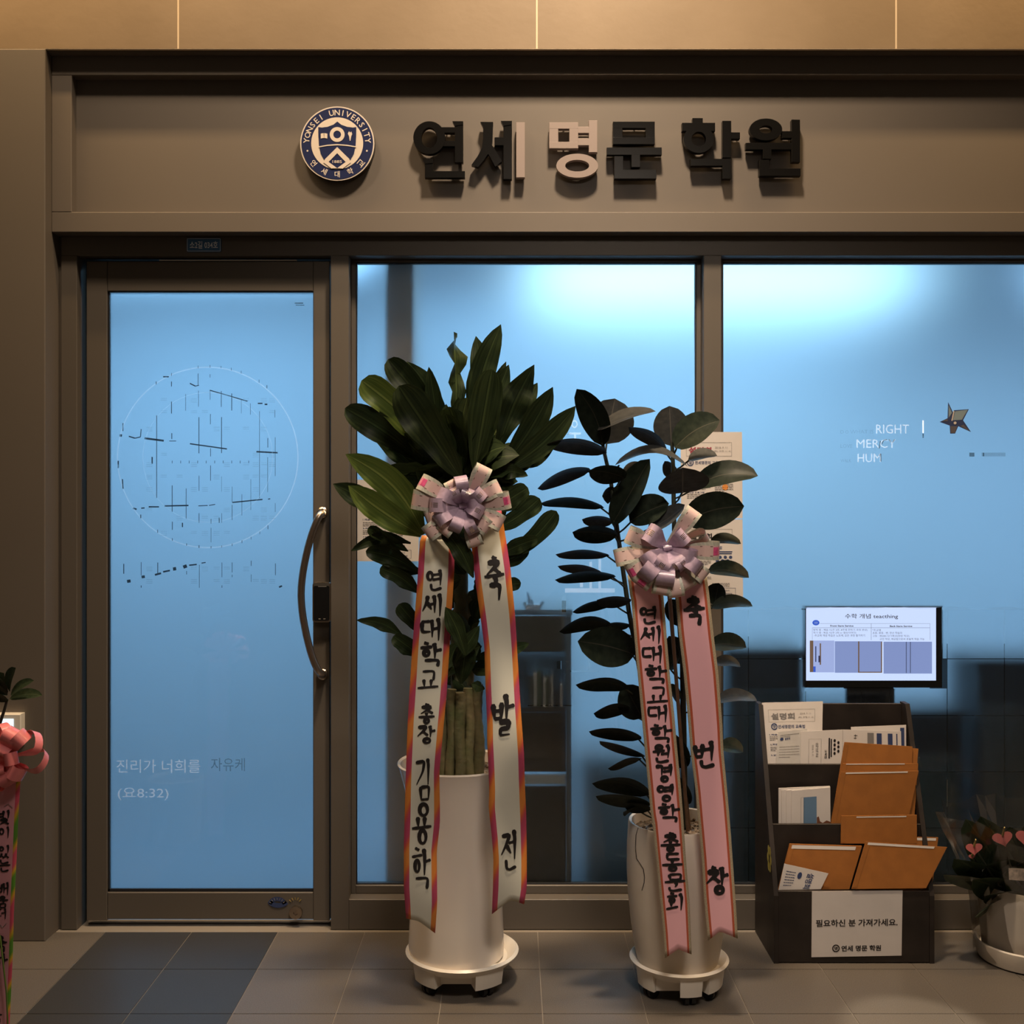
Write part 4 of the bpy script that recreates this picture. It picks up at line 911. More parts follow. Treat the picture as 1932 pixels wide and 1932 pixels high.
# partition and low cabinets further in
front_m = pbr('blue_grey_cabinet_front', (0.085, 0.108, 0.125), 0.5)
def block(name, label, cat, px0, py0, px1, Y, dep, mat, py1=None):
    r = empty(name, (X((px0 + px1) / 2, Y), Y, 0), label, cat)
    zt = Z(py0, Y); x0, x1 = X(px0, Y), X(px1, Y)
    MB().box(x0, x1, Y, Y + dep, .0, zt - .03, .003).out('body', mat, r)
    MB().box(x0 - .01, x1 + .01, Y - .01, Y + dep, zt - .03, zt, .003).out('top', mat, r)
    n_ = max(2, int((x1 - x0) / .45))
    for k in range(n_):
        a_, b_ = x0 + (x1 - x0) * k / n_, x0 + (x1 - x0) * (k + 1) / n_
        d_ = MB().box(a_ + .006, b_ - .006, Y - .012, Y, .08, zt - .16, .002).out('door', front_m, r)
        MB().box(b_ - .04, b_ - .03, Y - .025, Y - .012, zt * .5, zt * .5 + .1).out('door_handle', chrome, d_)
    return r
block('low_cabinet', 'dark low cabinet blurred behind the right window, left of the screen', 'cabinet', 1372, 1222, 1508, 3.90, .35, dark_furn)
block('low_cabinet', 'long dark cabinet blurred behind the right window, below the screen', 'cabinet', 1515, 1335, 1800, 3.92, .35, dark_furn)
block('low_cabinet', 'dark cabinet blurred behind the right window, right of the screen', 'cabinet', 1835, 1240, 2230, 3.90, .4, dark_furn)
block('low_cabinet', 'low dark cabinet blurred in the middle window behind the rubber plant', 'cabinet', 1090, 1420, 1345, 4.05, .35, dark_furn)
block('office_desk', 'dark desk blurred in the middle window behind the dracaena pot', 'desk', 795, 1470, 925, 4.45, .4, dark_furn)
block('white_counter', 'tall brown counter edge blurred behind the dracaena trunk', 'counter', 786, 1180, 915, 4.05, .3, mid_furn)

# ------------------------------------------------------------------ leaves
def leaf(parent, base, tip, width, mat, side=None, bend=(0, 0, 0), fold=.25, wave=0.0, wn=3, twist=0.0, kind='lance', nseg=10, tipdrop=0, seed=0, name='leaf', petiole=0):
    base, tip = Vector(base), Vector(tip); ax = tip - base; L_ = ax.length; bend = Vector(bend); rnd = random.Random(seed)
    mb = []; us = []; ph = rnd.uniform(0, 6.28); cols = (-1, -.5, 0, .5, 1)
    if side is None: side = Vector((0, 1, 0)).cross(ax)
    side = Vector(side)
    for i in range(nseg + 1):
        t = i / nseg
        if kind == 'blunt': t = 1 - (1 - t) ** 1.5
        p = base + ax * t + bend * math.sin(math.pi * t)
        tan = (ax + bend * math.pi * math.cos(math.pi * t)).normalized()
        s_ = (side - tan * side.dot(tan)).normalized()
        if twist: s_ = Matrix.Rotation(twist * t, 3, tan) @ s_
        n_ = tan.cross(s_)
        if kind == 'lance': wv = max(.16 if t < .5 else 0.0, math.sin(math.pi * min(1, (t * .96 + .04)) ** 1.2) ** .8 if t < 1 else 0)
        elif kind == 'oval': wv = math.sin(math.pi * min(1, t) ** .95) ** .55 if 0 < t < 1 else 0
        elif kind == 'blunt': wv = (math.sin(math.pi * .5 * min(1, t / .55)) ** .9 * .9 + .1) * (1 if t < .82 else math.sqrt(max(0, 1 - ((t - .82) / .18) ** 2)) * .9 + .08)
        if t == 1: wv = 0.012
        hw = width / 2 * wv
        for c in cols:
            off = s_ * (hw * c) + n_ * (fold * hw * abs(c) ** 1.3 * (1)) + n_ * (wave * width * wv * abs(c) * math.sin(wn * 2 * math.pi * t + ph + (1.3 if c > 0 else 0)))
            mb.append(p + off + (s_ * (wave * .5 * width * wv * (1 if c > 0 else -1) * math.sin(wn * 3 * t + ph)) if abs(c) == 1 else Vector()))
            us.append((.5 + c / 2, t))
    f = [(i * 5 + k, i * 5 + k + 1, (i + 1) * 5 + k + 1, (i + 1) * 5 + k) for i in range(nseg) for k in range(4)]
    return mk(name, mb, f, mat, parent, smooth=True, uvs=us)
def pleaf(parent, b, t, wpx, Yb, Yt, mat, bendpx=0, real=1.0, **k):
    """leaf from pixel ends at depths Yb,Yt; wpx apparent width, real = true width / apparent width"""
    B, T_ = P(b[0], b[1], Yb), P(t[0], t[1], Yt); ax = T_ - B
    s_ = Vector((-ax.z, 0, ax.x)).normalized()
    if real > 1: q = math.sqrt(1 - 1 / real ** 2); s_ = (s_ / real + Vector((0, q, 0)))
    perp = Vector((-ax.z, 0, ax.x)).normalized()
    if perp.z < 0: perp = -perp
    m_ = (Yb + Yt) / 2 / F
    return leaf(parent, B, T_, wpx * m_ * real, mat, side=s_, bend=perp * bendpx * m_, **k)

# ------------------------------------------------------------------ dracaena
def caddy(label, cx, cy, r, zr, legs, group, dep):
    rt = empty('plant_caddy', (cx, cy, 0), label, 'plant stand', group)
    MB().lathe(cx, cy, [(0.0, dep), (r - .035, dep), (r - .016, zr - .004), (r - .008, zr + .002), (r, zr - .004), (r - .006, zr - .012), (r - .024, dep - .008), (0, dep - .008)], 56).out('tray', tray_m, rt, smooth=True)
    pnl = MB(); pnl.box(cx - r * .55, cx + r * .55, cy - r * .62, cy - r * .60, .034, dep); pnl.out('recessed_panel', tray_m, rt)
    for th, wd_ in legs:
        th = math.radians(th); u = Vector((math.cos(th), math.sin(th), 0)); c_ = Vector((cx, cy, 0)) + u * (r - .045)
        s_ = Vector((-u.y, u.x, 0)); q = MB()
        n_ = 8; vs_ = []
        for z_, k_ in ((.030, .95), (dep + .008, 1.0)):
            for i in range(n_ + 1):
                a_ = th + (i / n_ - .5) * wd_; vs_.append((cx + (r - .012) * k_ * math.cos(a_), cy + (r - .012) * k_ * math.sin(a_), z_))
            for i in range(n_ + 1):
                a_ = th + (.5 - i / n_) * wd_; vs_.append((cx + (r - .075) * math.cos(a_), cy + (r - .075) * math.sin(a_), z_))
        m_ = 2 * (n_ + 1); q.add(vs_, [tuple(range(m_))[::-1], tuple(range(m_, 2 * m_))] + [(i, (i + 1) % m_, m_ + (i + 1) % m_, m_ + i) for i in range(m_)])
        lg = q.out('caster_housing', tray_m, rt)
        wc = c_ + Vector((0, 0, .019)); wheel = MB()
        for sg in (-1, 1):
            wheel.tube([wc + s_ * (sg * .004), wc + s_ * (sg * .016)], .019, 18)
        wheel.tube([wc - s_ * .006, wc + s_ * .006], .008, 8); wheel.tube([wc, wc + Vector((0, 0, .014))], .010, 10)
        wheel.out('caster_wheel', black_pl, lg)
    return rt
C1 = (X(866, 3.27), 3.27)
caddy('ivory round wheeled stand under the tall white dracaena pot', X(872, 3.27), 3.27, .174, .098, [(-55, .62), (-136, .62), (45, .62), (128, .62)], 'plant caddies', .076)
prof1 = [(0, .078), (.134, .078), (.145, .084), (.147, .11), (.143, .20), (.139, .32), (.140, .43), (.148, .52), (.160, .60), (.175, .655), (.181, .668), (.179, .673), (.172, .668), (.160, .62), (.0, .62)]
dp = empty('potted_dracaena', (C1[0], C1[1], .078), 'tall dracaena with wavy green leaves in a glossy white flared pot', 'potted plant')
MB().lathe(C1[0] - .008, C1[1], prof1[:-1] + [(.15, .6)], 64).out('pot', ceramic, dp, smooth=True)
def soil(parent, cx, cy, r, z, seed):
    rnd = random.Random(seed); mb = MB(); n_ = 24; rings = 7; vs_ = [(cx, cy, z)]
    for i in range(1, rings + 1):
        for k in range(n_): a_ = 2 * math.pi * k / n_; vs_.append((cx + r * i / rings * math.cos(a_), cy + r * i / rings * math.sin(a_), z + rnd.uniform(-.004, .006)))
    fs_ = [(0, 1 + k, 1 + (k + 1) % n_) for k in range(n_)] + [(1 + (i - 1) * n_ + k, 1 + i * n_ + k, 1 + i * n_ + (k + 1) % n_, 1 + (i - 1) * n_ + (k + 1) % n_) for i in range(1, rings) for k in range(n_)]
    mb.add(vs_, fs_)
    for k in range(160):
        a_, q = rnd.uniform(0, 6.28), r * math.sqrt(rnd.random()) * .97; s_ = rnd.uniform(.003, .007); c_ = (cx + q * math.cos(a_), cy + q * math.sin(a_), z + .003)
        vs_ = [(c_[0] + s_, c_[1], c_[2]), (c_[0], c_[1] + s_, c_[2]), (c_[0] - s_, c_[1], c_[2]), (c_[0], c_[1] - s_, c_[2]), (c_[0], c_[1], c_[2] + s_ * .8), (c_[0], c_[1], c_[2] - s_)]
        mb.add(vs_, [(0, 1, 4), (1, 2, 4), (2, 3, 4), (3, 0, 4), (1, 0, 5), (2, 1, 5), (3, 2, 5), (0, 3, 5)])
    return mb.out('soil', soil_m, parent, kind='stuff')
soil(dp, C1[0] - .008, C1[1], .164, .635, 5)
# canes: a bundle of seven, four in front are seen between the ribbons
rnd = random.Random(11)
cx0 = X(872, 3.25)
canes = [(-.058, -.03, .016, 1322), (-.033, -.052, .014, 1300), (-.004, -.058, .017, 1306), (.026, -.055, .014, 1298), (.052, -.036, .018, 1290), (-.02, .01, .016, 1150), (.02, .012, .016, 1120)]
for dx, dy, r_, ytop in canes:
    yy = 3.255 + dy; zt = Z(ytop, yy); pts = []; rr = []
    nn = 16
    for k in range(nn + 1):
        t = k / nn; pts.append((cx0 + dx * (1 - .15 * t) + .003 * math.sin(9 * t + dx * 90), yy, .62 + (zt - .62) * t)); rr.append(r_ * (1 + (.10 if k % 2 else 0)))
    MB().tube(pts, rr, 12).out('cane', cane_m, dp, smooth=True)
MB().tube([(cx0, 3.26, 1.0), (cx0 - .004, 3.26, 1.2), (cx0 + .004, 3.25, 1.42)], [.03, .022, .014], 10).out('cane', cane_m, dp, smooth=True)
DL = [  # base, tip, width, Yb, Yt, bright, kind, opts
 ((893, 810), (945, 612), 52, 3.22, 3.17, 0, 'lance', dict(bendpx=10, fold=.3)),
 ((864, 800), (856, 626), 40, 3.22, 3.20, 0, 'blunt', dict(wave=.16, twist=1.5)),
 ((882, 790), (898, 634), 40, 3.25, 3.24, 0, 'lance', dict(bendpx=-14, wave=.06)),
 ((835, 800), (732, 678), 46, 3.22, 3.20, 0, 'blunt', dict(fold=.35, wave=.03)),
 ((845, 795), (768, 682), 44, 3.28, 3.28, 1, 'lance', dict(fold=.3)),
 ((828, 810), (809, 692), 30, 3.20, 3.15, 0, 'lance', dict(fold=.5)),
 ((818, 855), (682, 718), 58, 3.17, 3.10, 2, 'blunt', dict(bendpx=10, fold=.3, wave=.03)),
 ((792, 868), (651, 770), 50, 3.18, 3.10, 0, 'blunt', dict(bendpx=6, fold=.3, wave=.05)),
 ((872, 905), (752, 728), 66, 3.10, 3.03, 0, 'blunt', dict(fold=.3, wave=.07)),
 ((800, 905), (698, 818), 34, 3.2, 3.15, 0, 'lance', dict(bendpx=8, wave=.08)),
 ((905, 800), (955, 682), 28, 3.28, 3.28, 0, 'lance', dict(wave=.1)),
 ((915, 800), (960, 688), 38, 3.22, 3.2, 1, 'lance', dict(fold=.3)),
 ((940, 850), (1008, 688), 56, 3.20, 3.16, 0, 'lance', dict(wave=.1, bendpx=6)),
 ((970, 800), (1014, 722), 28, 3.26, 3.26, 1, 'lance', dict()),
 ((950, 880), (1043, 730), 48, 3.2, 3.14, 0, 'lance', dict(fold=.35, bendpx=-6)),
 ((950, 890), (1086, 766), 48, 3.18, 3.12, 1, 'lance', dict(fold=.35, bendpx=-10)),
 ((895, 890), (928, 697), 56, 3.12, 3.05, 0, 'blunt', dict(fold=.4)),
 ((955, 880), (1052, 833), 24, 3.24, 3.2, 0, 'lance', dict(bendpx=-12, wave=.1)),
 ((950, 885), (1008, 863), 20, 3.24, 3.2, 0, 'lance', dict(bendpx=-8, wave=.1)),
 ((925, 900), (996, 898), 30, 3.18, 3.14, 0, 'lance', dict(bendpx=10, wave=.1)),
 ((800, 1008), (652, 857), 62, 3.12, 3.05, 2, 'lance', dict(bendpx=22, fold=.22)),
 ((745, 975), (628, 913), 42, 3.14, 3.10, 0, 'lance', dict(bendpx=2, fold=.25)),
 ((795, 1010), (657, 916), 56, 3.11, 3.05, 2, 'lance', dict(bendpx=-4, fold=.25)),
 ((770, 1040), (694, 996), 22, 3.2, 3.16, 0, 'blunt', dict(wave=.04)),
 ((775, 1025), (662, 1040), 26, 3.2, 3.15, 0, 'lance', dict(bendpx=16, wave=.08)),
 ((790, 1080), (690, 1040), 34, 3.2, 3.16, 0, 'blunt', dict(bendpx=8, wave=.09)),
 ((792, 1120), (717, 1072), 30, 3.2, 3.17, 0, 'blunt', dict(bendpx=6, wave=.06)),
 ((762, 1202), (672, 1170), 24, 3.2, 3.15, 0, 'lance', dict(bendpx=10, wave=.08)),
 ((800, 1195), (752, 1140), 30, 3.2, 3.18, 0, 'blunt', dict()),
 ((795, 1238), (742, 1200), 32, 3.2, 3.18, 0, 'blunt', dict(wave=.05)),
 ((800, 1080), (730, 1065), 26, 3.22, 3.2, 0, 'lance', dict(wave=.05)),
 ((935, 1000), (1018, 940), 36, 3.2, 3.15, 1, 'blunt', dict(bendpx=-4, wave=.06)),
 ((945, 1055), (1050, 964), 34, 3.2, 3.14, 1, 'blunt', dict(bendpx=-10, wave=.03)),
 ((940, 1050), (1014, 1016), 28, 3.2, 3.15, 0, 'blunt', dict(bendpx=3, wave=.06)),
 ((945, 1070), (996, 1034), 24, 3.22, 3.18, 0, 'blunt', dict(bendpx=-3)),
 ((925, 965), (996, 920), 40, 3.2, 3.16, 0, 'blunt', dict()),
 ((940, 1105), (983, 1100), 24, 3.22, 3.2, 0, 'blunt', dict(wave=.04)),
 ((950, 1230), (998, 1214), 22, 3.22, 3.2, 0, 'lance', dict(wave=.04)),
 ((893, 1090), (838, 1000), 34, 3.00, 2.985, 0, 'blunt', dict(bendpx=6, wave=.07)),
 ((878, 1235), (840, 1145), 34, 3.04, 3.02, 0, 'lance', dict(bendpx=4, wave=.05)),
 ((860, 1250), (905, 1180), 28, 3.08, 3.06, 0, 'lance', dict(wave=.05)),
 ((870, 1290), (880, 1212), 40, 3.12, 3.09, 0, 'blunt', dict(wave=.05)),
 ((890, 1290), (915, 1300), 20, 3.14, 3.10, 0, 'lance', dict(wave=.05)),
]
for i, (b, t, w_, yb, yt, br, kd, op) in enumerate(DL):
    op = dict(op); op['wave'] = op.get('wave', .03) * 1.4 + .035
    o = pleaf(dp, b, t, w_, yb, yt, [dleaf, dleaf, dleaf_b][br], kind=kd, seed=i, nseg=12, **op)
rnd = random.Random(21)
for i in range(78):   # dense dark inside of the crown
    a_ = math.radians(rnd.uniform(-25, 205)); r0 = rnd.uniform(5, 40); r1 = r0 + rnd.uniform(60, 120); ecc = rnd.uniform(.7, 1)
    c_ = (870, 905); yb = 3.24 + rnd.uniform(-.10, .06); yt = yb + rnd.uniform(-.08, .03)
    bx, by = c_[0] + r0 * math.cos(a_), c_[1] - r0 * math.sin(a_) * .9
    tx, ty = c_[0] + r1 * math.cos(a_) * ecc, c_[1] - max(-40, r1 * math.sin(a_) * 1.15)
    pleaf(dp, (bx, by), (tx, ty), rnd.uniform(34, 50), yb, yt, dleaf, kind=rnd.choice(['lance', 'blunt']), bendpx=rnd.uniform(-8, 14), wave=rnd.uniform(.02, .08), fold=rnd.uniform(.15, .4), real=rnd.uniform(1, 1.6), seed=100 + i, nseg=9)
for i in range(64):   # leaves pressed along the trunk
    x, y = rnd.uniform(800, 940), rnd.uniform(930, 1270); x = 870 + (x - 870) * (1 - max(0, (y - 1100)) / 330)
    sg = rnd.choice([-1, 1]); a_ = rnd.uniform(-.5, 1.1); l_ = rnd.uniform(45, 80); yb = 3.23 + rnd.uniform(-.03, .06)
    pleaf(dp, (x, y + 20), (x + sg * l_ * .5 * math.cos(a_), y + 20 - l_ * math.sin(a_)), rnd.uniform(24, 38), yb, yb + rnd.uniform(-.05, .03), dleaf, kind=rnd.choice(['lance', 'blunt']), wave=.05, fold=.3, real=rnd.uniform(1, 1.5), seed=300 + i, nseg=8)

# ------------------------------------------------------------------ rubber plant
C2 = (X(1278, 3.22), 3.22)
caddy('ivory round wheeled stand under the cream rubber plant pot', X(1281, 3.21), 3.21, .149, .100, [(-83, .5), (-150, .6), (-38, .7), (90, .6)], 'plant caddies', .078)
prof2 = [(0, .080), (.112, .080), (.122, .087), (.130, .125), (.140, .19), (.149, .28), (.153, .36), (.152, .44), (.148, .50), (.146, .506), (.138, .504), (.134, .47)]
rp = empty('potted_rubber_plant', (C2[0], C2[1], .080), 'rubber plant with large oval dark leaves in a rounded cream pot with a crack', 'potted plant')
MB().lathe(C2[0], C2[1], prof2, 64).out('pot', stoneware, rp, smooth=True)
soil(rp, C2[0], C2[1], .138, .472, 9)
def on_pot(px, py, cx, cy, prof, lift=.0008):
    Y = cy - .14
    pr = [p for p in prof[1:10]]
    for _ in range(12):
        z = Z(py, Y); x = X(px, Y); r = interp([(a_, b_) for a_, b_ in pr], z) if False else None
        r = pr[0][0]
        for (r0, z0), (r1, z1) in zip(pr, pr[1:]):
            if z0 <= z <= z1: r = r0 + (r1 - r0) * (z - z0) / (z1 - z0)
        if z > pr[-1][1]: r = pr[-1][0]
        r += lift; Y = cy - math.sqrt(max(0, r * r - (x - cx) ** 2))
    return P(px, py, Y)
cr = [(1204, 1562), (1200, 1575), (1199, 1600), (1201, 1620), (1208, 1630), (1214, 1640), (1216, 1656), (1215, 1666), (1211, 1680)]
MB().tube([on_pot(x, y, C2[0], C2[1], prof2) for x, y in cr], .0011, 5).out('crack', ink, rp)
for pts, r_ in (([(1240, 1558), (1222, 1400), (1210, 1280), (1186, 1150), (1166, 1010), (1152, 905), (1138, 845), (1135, 800)], .009), ([(1292, 1560), (1290, 1400), (1288, 1250), (1278, 1120), (1272, 1000), (1270, 880), (1268, 835)], .010)):
    q = [P(x, y, 3.24 if y > 900 else 3.22) for x, y in pts]; MB().tube(q, [r_ * (1 - .5 * i / len(q)) for i in range(len(q))], 10).out('stem', stem_dark, rp, smooth=True)
MB().tube([P(1298, 1568, 3.19), P(1258, 1050, 3.15)], .0055, 8).out('wooden_stake', wood_stake, rp)
MB().tube([P(1300, 1565, 3.24), P(1262, 1120, 3.24)], .0055, 8).out('wooden_stake', wood_stake, rp)
FL = [ # base, tip, apparent width, real factor, Yb, Yt, grey, bend
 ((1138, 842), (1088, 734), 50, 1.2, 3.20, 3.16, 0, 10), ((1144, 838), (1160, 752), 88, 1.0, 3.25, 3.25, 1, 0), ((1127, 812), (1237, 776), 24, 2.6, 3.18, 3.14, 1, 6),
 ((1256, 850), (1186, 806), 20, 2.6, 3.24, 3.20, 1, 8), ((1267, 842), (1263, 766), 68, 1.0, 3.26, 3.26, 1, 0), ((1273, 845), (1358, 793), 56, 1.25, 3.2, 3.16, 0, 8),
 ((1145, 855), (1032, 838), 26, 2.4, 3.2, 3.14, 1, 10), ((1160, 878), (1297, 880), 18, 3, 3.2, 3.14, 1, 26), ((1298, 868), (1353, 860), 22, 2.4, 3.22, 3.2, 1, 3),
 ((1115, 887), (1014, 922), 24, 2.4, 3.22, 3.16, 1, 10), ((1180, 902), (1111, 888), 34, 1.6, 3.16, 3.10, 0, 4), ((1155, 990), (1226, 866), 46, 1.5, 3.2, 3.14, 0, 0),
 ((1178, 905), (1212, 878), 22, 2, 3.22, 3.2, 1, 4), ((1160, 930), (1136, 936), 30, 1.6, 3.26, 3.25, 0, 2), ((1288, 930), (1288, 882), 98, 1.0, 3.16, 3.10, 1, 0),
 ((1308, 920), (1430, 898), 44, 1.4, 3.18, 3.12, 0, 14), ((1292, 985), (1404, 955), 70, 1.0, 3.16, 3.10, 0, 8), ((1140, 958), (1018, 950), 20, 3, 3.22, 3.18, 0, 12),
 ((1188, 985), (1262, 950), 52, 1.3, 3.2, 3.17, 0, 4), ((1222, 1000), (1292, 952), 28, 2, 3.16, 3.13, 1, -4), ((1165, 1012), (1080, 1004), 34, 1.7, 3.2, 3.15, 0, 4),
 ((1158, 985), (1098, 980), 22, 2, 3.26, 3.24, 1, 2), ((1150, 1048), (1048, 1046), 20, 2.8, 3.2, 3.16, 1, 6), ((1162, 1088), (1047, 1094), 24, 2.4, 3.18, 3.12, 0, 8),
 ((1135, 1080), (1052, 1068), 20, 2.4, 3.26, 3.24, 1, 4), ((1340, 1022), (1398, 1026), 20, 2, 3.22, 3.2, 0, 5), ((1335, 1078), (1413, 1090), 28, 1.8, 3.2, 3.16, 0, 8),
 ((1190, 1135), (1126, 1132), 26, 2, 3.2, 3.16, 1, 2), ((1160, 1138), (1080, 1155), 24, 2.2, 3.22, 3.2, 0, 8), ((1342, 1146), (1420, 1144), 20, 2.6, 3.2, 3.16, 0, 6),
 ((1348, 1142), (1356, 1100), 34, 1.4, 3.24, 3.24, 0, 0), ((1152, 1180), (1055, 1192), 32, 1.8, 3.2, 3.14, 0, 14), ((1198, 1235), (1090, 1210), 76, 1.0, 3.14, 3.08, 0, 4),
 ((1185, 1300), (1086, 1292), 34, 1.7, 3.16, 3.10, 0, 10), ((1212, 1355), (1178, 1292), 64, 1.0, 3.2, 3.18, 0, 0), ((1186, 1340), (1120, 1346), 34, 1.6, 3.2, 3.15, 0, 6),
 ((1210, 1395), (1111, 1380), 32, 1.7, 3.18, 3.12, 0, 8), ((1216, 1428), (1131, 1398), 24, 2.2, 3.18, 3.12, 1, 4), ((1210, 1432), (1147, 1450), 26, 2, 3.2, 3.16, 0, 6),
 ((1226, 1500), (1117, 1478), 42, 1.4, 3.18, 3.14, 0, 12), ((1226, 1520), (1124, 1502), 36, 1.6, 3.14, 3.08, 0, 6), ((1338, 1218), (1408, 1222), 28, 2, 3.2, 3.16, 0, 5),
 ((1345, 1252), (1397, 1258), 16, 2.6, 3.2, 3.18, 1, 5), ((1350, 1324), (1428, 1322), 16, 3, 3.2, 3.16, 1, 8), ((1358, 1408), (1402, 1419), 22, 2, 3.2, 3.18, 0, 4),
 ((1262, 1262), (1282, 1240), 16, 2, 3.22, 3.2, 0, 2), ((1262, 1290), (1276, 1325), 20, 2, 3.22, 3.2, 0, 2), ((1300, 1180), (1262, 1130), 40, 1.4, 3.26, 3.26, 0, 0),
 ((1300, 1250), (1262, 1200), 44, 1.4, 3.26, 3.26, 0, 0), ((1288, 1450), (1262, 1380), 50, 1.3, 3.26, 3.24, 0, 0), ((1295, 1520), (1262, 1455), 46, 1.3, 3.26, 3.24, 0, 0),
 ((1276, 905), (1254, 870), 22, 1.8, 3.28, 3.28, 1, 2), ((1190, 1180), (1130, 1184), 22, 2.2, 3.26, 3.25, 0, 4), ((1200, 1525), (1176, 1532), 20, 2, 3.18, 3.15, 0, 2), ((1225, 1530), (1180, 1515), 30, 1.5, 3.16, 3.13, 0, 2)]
for i, (b, t, w_, rl, yb, yt, g, bd_) in enumerate(FL):
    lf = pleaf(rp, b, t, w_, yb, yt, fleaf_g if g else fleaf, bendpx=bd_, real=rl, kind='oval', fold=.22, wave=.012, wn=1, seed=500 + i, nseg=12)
# leaf stalks
sx_ = [(1240, 1558), (1222, 1400), (1210, 1280), (1186, 1150), (1166, 1010), (1152, 905), (1138, 845), (1135, 760)]
sx2 = [(1292, 1560), (1290, 1400), (1288, 1250), (1278, 1120), (1272, 1000), (1270, 880), (1268, 800)]
for i, (b, t, w_, rl, yb, yt, g, bd_) in enumerate(FL):
    st_ = sx_ if b[0] < 1235 else sx2
    yy = min(b[1] + 22, 1550); xs_ = interp(st_[::-1], yy)
    B = P(b[0], b[1], yb); A = P(xs_, yy, 3.24)
    if (A - B).length > .12: A = B + (A - B) * (.12 / (A - B).length)
    MB().tube([A, A.lerp(B, .5) + Vector((0, 0, -.004)), B + (P(t[0], t[1], yt) - B) * .06], .0028, 6).out('leaf_stalk', stem_dark, rp, smooth=True)

# ------------------------------------------------------------------ ribbons
def tail(parent, left, right, Yf, mat, notch, n=60, m=8):
    y0 = max(left[0][1], right[0][1]) * 0 + min(left[0][1], right[0][1]); vs_ = []; us = []
    nl, nr = left[-1], right[-1]
    for i in range(n + 1):
        t = i / n
        for k in range(m + 1):
            u = k / m
            # bottom edge with a swallow-tail notch
            if u < notch[0]: yb = nl[1] + (notch[1] - nl[1]) * (u / notch[0])
            else: yb = notch[1] + (nr[1] - notch[1]) * ((u - notch[0]) / (1 - notch[0]))
            yt = left[0][1] + (right[0][1] - left[0][1]) * u; y = yt + (yb - yt) * t
            xl, xr_ = interp(left, y), interp(right, y); x = xl + (xr_ - xl) * u
            vs_.append(P(x, y, Yf(x, y, u))); us.append((u, (y - 900) / 900))
    f = [(i * (m + 1) + k, (i + 1) * (m + 1) + k, (i + 1) * (m + 1) + k + 1, i * (m + 1) + k + 1) for i in range(n) for k in range(m)]
    back = [v + Vector((0, .0008, 0)) for v in vs_]; nn = len(vs_)
    f2 = [tuple(i + nn for i in q[::-1]) for q in f]
    W = m + 1
    rim = []
    for i in range(n): rim += [(i * W, i * W + nn, (i + 1) * W + nn, (i + 1) * W), ((i + 1) * W + m, (i + 1) * W + m + nn, i * W + m + nn, i * W + m)]
    for k in range(m): rim += [(k + 1, k + 1 + nn, k + nn, k), (n * W + k, n * W + k + nn, n * W + k + 1 + nn, n * W + k + 1)]
    return mk('ribbon_tail', vs_ + back, f + f2 + rim, mat, parent, smooth=True, uvs=us + us)
def loop(parent, c, ang, L_, W, mat, towards=.35, roll=0.0, H=.30, name='bow_loop', extras=None):
    """a closed loop of ribbon standing out from the knot at c; ang in the wall plane, towards = share of the direction that points to the viewer"""
    d = Vector((math.cos(ang), -towards, math.sin(ang))).normalized()
    s_ = Vector((-math.sin(ang), 0, math.cos(ang))); s_ = Matrix.Rotation(roll, 3, d) @ s_; nrm = d.cross(s_)
    if nrm.y > 0: nrm = -nrm
    n_ = 18; vs_ = []; us = []; hw = W / 2
    def pos(t, k, lift=0):
        a_ = t * math.pi; x = L_ * math.sin(a_) ** .8; h = H * L_ * math.sin(2 * a_) * (.55 + .45 * math.sin(a_))
        pinch = .35 + .65 * min(1, math.sin(a_) * 1.5)
        return Vector(c) + d * x + nrm * (h + lift) + s_ * (hw * k * pinch)
    for i in range(n_ + 1):
        for k in (-1, -.62, 0, .62, 1): vs_.append(pos(i / n_, k)); us.append((.5 + k / 2, i / n_))
    f = [(i * 5 + k, i * 5 + k + 1, i * 5 + k + 6, i * 5 + k + 5) for i in range(n_) for k in range(4)]
    o = mk(name, vs_, f, mat, parent, smooth=True, uvs=us)
    for kind, t0, t1, k0, k1, m_ in (extras or []):
        q = []
        for i in range(5):
            t = t0 + (t1 - t0) * i / 4
            q += [pos(t, k0, .0008), pos(t, k1, .0008)]
        mk(kind, q, [(2 * i, 2 * i + 1, 2 * i + 3, 2 * i + 2) for i in range(4)], m_, o)
    return o
# --- ribbon on the dracaena
def Yr1(x, y, u): 
    base = 3.045 + .012 * math.sin(y / 47.) * (.3 + u) + .010 * math.sin(y / 90. + 2 * u) + .01 * (u - .5) ** 2
    return base + .02 * max(0, min(1, (y - 1500) / 250)) - .0 * u
kn1 = P(875, 955, 3.00)
rb1 = empty('congratulation_ribbon', kn1, 'cream congratulation ribbon with orange and red edges and mauve bow, on the dracaena', 'ribbon', 'congratulation ribbons on the plants')
L1 = [(796, 1010), (792, 1020), (788, 1089), (777, 1234), (769, 1365), (765, 1480), (762, 1593), (762, 1675), (766, 1733)]
R1 = [(858, 1010), (857, 1080), (853, 1146), (848, 1222), (843, 1306), (834, 1401), (829, 1455), (830, 1524), (830, 1554), (824, 1606), (825, 1703), (821, 1761)]
L2 = [(880, 962), (889, 1027), (897, 1099), (908, 1175), (914, 1222), (916, 1294), (919, 1365), (919, 1401), (922, 1460), (923, 1490), (922, 1524), (928, 1579), (931, 1620), (930, 1675), (928, 1725)]
R2 = [(946, 962), (963, 1072), (965, 1091), (972, 1163), (977, 1246), (982, 1330), (989, 1425), (990, 1472), (993, 1538), (994, 1620), (994, 1675), (989, 1706)]
t1 = tail(rb1, L1, R1, Yr1, rib1, (.42, 1738)); t2 = tail(rb1, L2, R2, Yr1, rib1, (.55, 1698))
